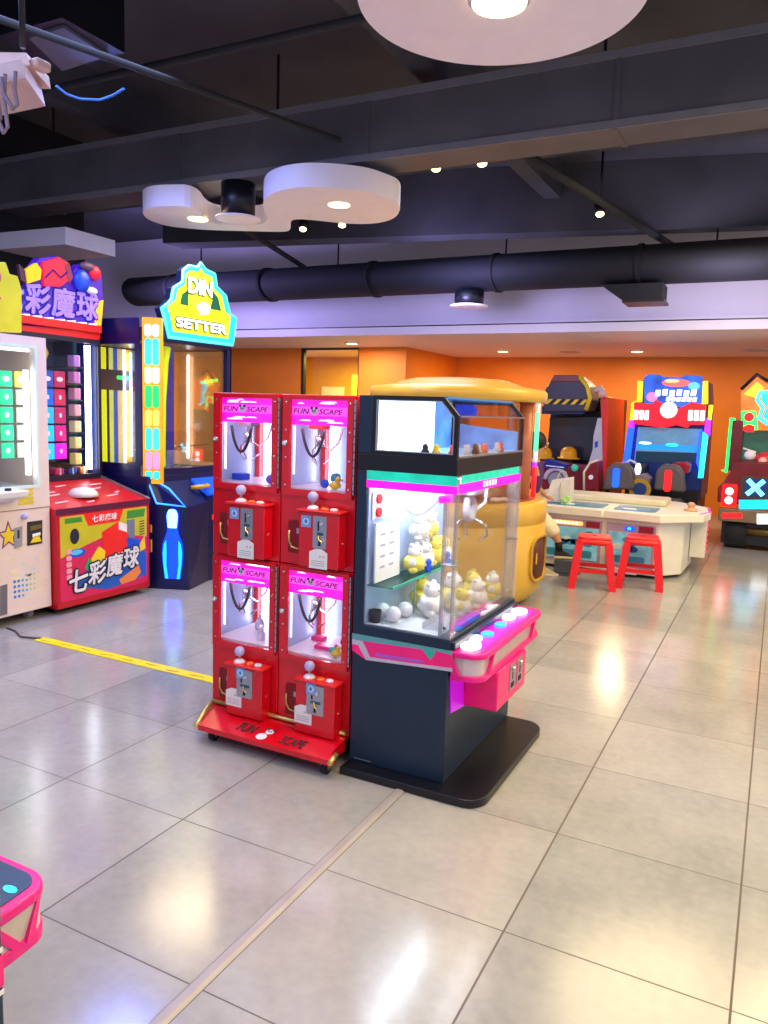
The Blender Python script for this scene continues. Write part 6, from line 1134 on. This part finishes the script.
b = B(); b.hull([(-6.24, 4.62, 2.76), (-5.42, 4.66, 2.76), (-5.42, 5.2, 2.76), (-6.24, 5.2, 2.76), (-6.24, 4.62, 2.9), (-5.42, 4.66, 2.9), (-5.42, 5.2, 2.9), (-6.24, 5.2, 2.9)], disc_m); solo(b, 'ceiling_board', 'flat white ceiling panel above the Chinese-lettered cabinet', 'ceiling panel')  # flat white board near the ceiling, drawn without hangers
# small downlights in the soffit and spotlights in the black ceiling
for p, lb in zip([(-5.793, 10.156), (-3.958, 11.692), (-1.962, 11.817)], ('near the lit window', 'above the dark racing cabinet', 'above the lit racing cabinet')):
    t = thing('downlight', (p[0], p[1], 2.44), 'small round recessed downlight in the white soffit ' + lb, 'downlight', None)
    b = B(); b.lathe((p[0], p[1], 2.448), [(.12, .012), (.12, .004), (.085, 0)], white_p, 24); b.build('rim', t); b = B(); b.lathe((p[0], p[1], 2.444), [(.075, 0), (.075, .006)], e_warm, 20); b.build('lamp', t, 'glowing warm lamp')
for p, lb in zip([(-2.97, 11.936), (-0.406, 11.752)], ('between the two racing cabinets', 'above the jeep game')):
    b = B(); b.lathe((p[0], p[1], 2.445), [(.16, .015), (.16, .008), (.10, 0), (.05, .004)], mat('vent_grey', '#b8b0ac', .5), 26); solo(b, 'ceiling_vent', 'round grey air vent in the white soffit ' + lb, 'vent')
for p, lb in zip([(-4.81, 6.807), (-4.549, 6.896), (-4.075, 6.88), (-2.482, 5.554), (-2.12, 5.567), (-1.622, 7.292)], ('first bright ceiling spotlight beside the black can fitting', 'second bright ceiling spotlight beyond the black can fitting', 'bright ceiling spotlight under the white panel lobe', 'ceiling spotlight just beyond the big dark duct', 'ceiling spotlight beyond the big dark duct nearer the camera', 'small ceiling spotlight near the thick dark pipe')):
    t = thing('spotlight', (p[0], p[1], 3.3), lb, 'spotlight', None)
    b = B(); b.cyl((p[0], p[1], 3.30), (p[0] - .02, p[1] + .05, 3.42), .05, black, n=16); b.cyl((p[0] - .02, p[1] + .05, 3.42), (p[0] - .02, p[1] + .05, 3.95), .012, black, n=8); b.build('housing', t); b = B(); b.cyl((p[0] + .001, p[1] - .002, 3.296), (p[0], p[1], 3.30), .036, e_warm, n=16); b.build('lamp', t, 'glowing warm lamp')

# ------------------------------------------------------------------ light
def area(name, loc, size, power, hx='#fff1d8', to=None, spread=None, shape='DISK'):
    l = bpy.data.lights.new(name, 'AREA'); l.shape = shape; l.size = size; l.energy = power; l.color = lin(hx)[:3]
    if spread: l.spread = math.radians(spread)
    o = bpy.data.objects.new(name, l); COL.objects.link(o); o.location = loc
    if to: o.rotation_euler = (Vector(to) - Vector(loc)).to_track_quat('-Z', 'Y').to_euler()
    return o
warm, cool, vio, yelw = '#ffe4b6', '#bccaff', '#b4a4ff', '#ffe6ac'
area('lamp_disc', (-1.0, 2.72, 2.87), .8, 40, warm, None, 150)
for p in [(-4.156, 4.831), (-2.902, 4.851)]: area('lamp_panel', (p[0], p[1], 2.88), .9, 20, warm, None, 150)
for p in [(-5.793, 10.156), (-3.958, 11.692), (-1.962, 11.817)]: area('lamp_soffit', (p[0], p[1], 2.43), .5, 34, warm)
area('lamp_soffit', (-.2, 11.8, 2.435), .15, 10, warm); area('lamp_room', (-6.9, 11.9, 2.4), .3, 60, '#ffe070')
for x, y, pw, c in ((-3.2, .4, 45, cool), (-1.0, -.8, 45, cool), (1.3, 1.0, 85, yelw), (1.9, 3.8, 100, yelw), (1.2, 6.6, 85, yelw), (-.4, 6.2, 55, yelw), (-3.3, 6.6, 45, cool), (2.0, 8.8, 50, yelw), (-3.6, 2.6, 48, cool)):
    area('floor_fill', (x, y, 3.28), 1.9, pw, c)  # unseen lamps without fittings, added to brighten and tint the floor
area('violet_wash', (-7.2, 7.2, 2.7), .4, 50, vio, (-6.5, 9.2, 3.3)); area('violet_wash', (-3.2, 7.3, 2.6), .4, 22, '#b8b0ff', (-3.2, 9.2, 3.1)); area('violet_wash', (-.5, 7.6, 2.5), .4, 20, '#d8ccf0', (-.3, 9.2, 3.0))
area('blue_wash', (-3.8, 3.6, 3.2), .4, 30, '#7088ff', (-3.4, 3.2, 0))  # unseen added lamp imitating the bowling game's blue glow on the floor
w = bpy.data.worlds.new('world'); S.world = w; w.use_nodes = True
bg = w.node_tree.nodes['Background']; bg.inputs['Color'].default_value = lin('#c4c6e8'); bg.inputs['Strength'].default_value = .9
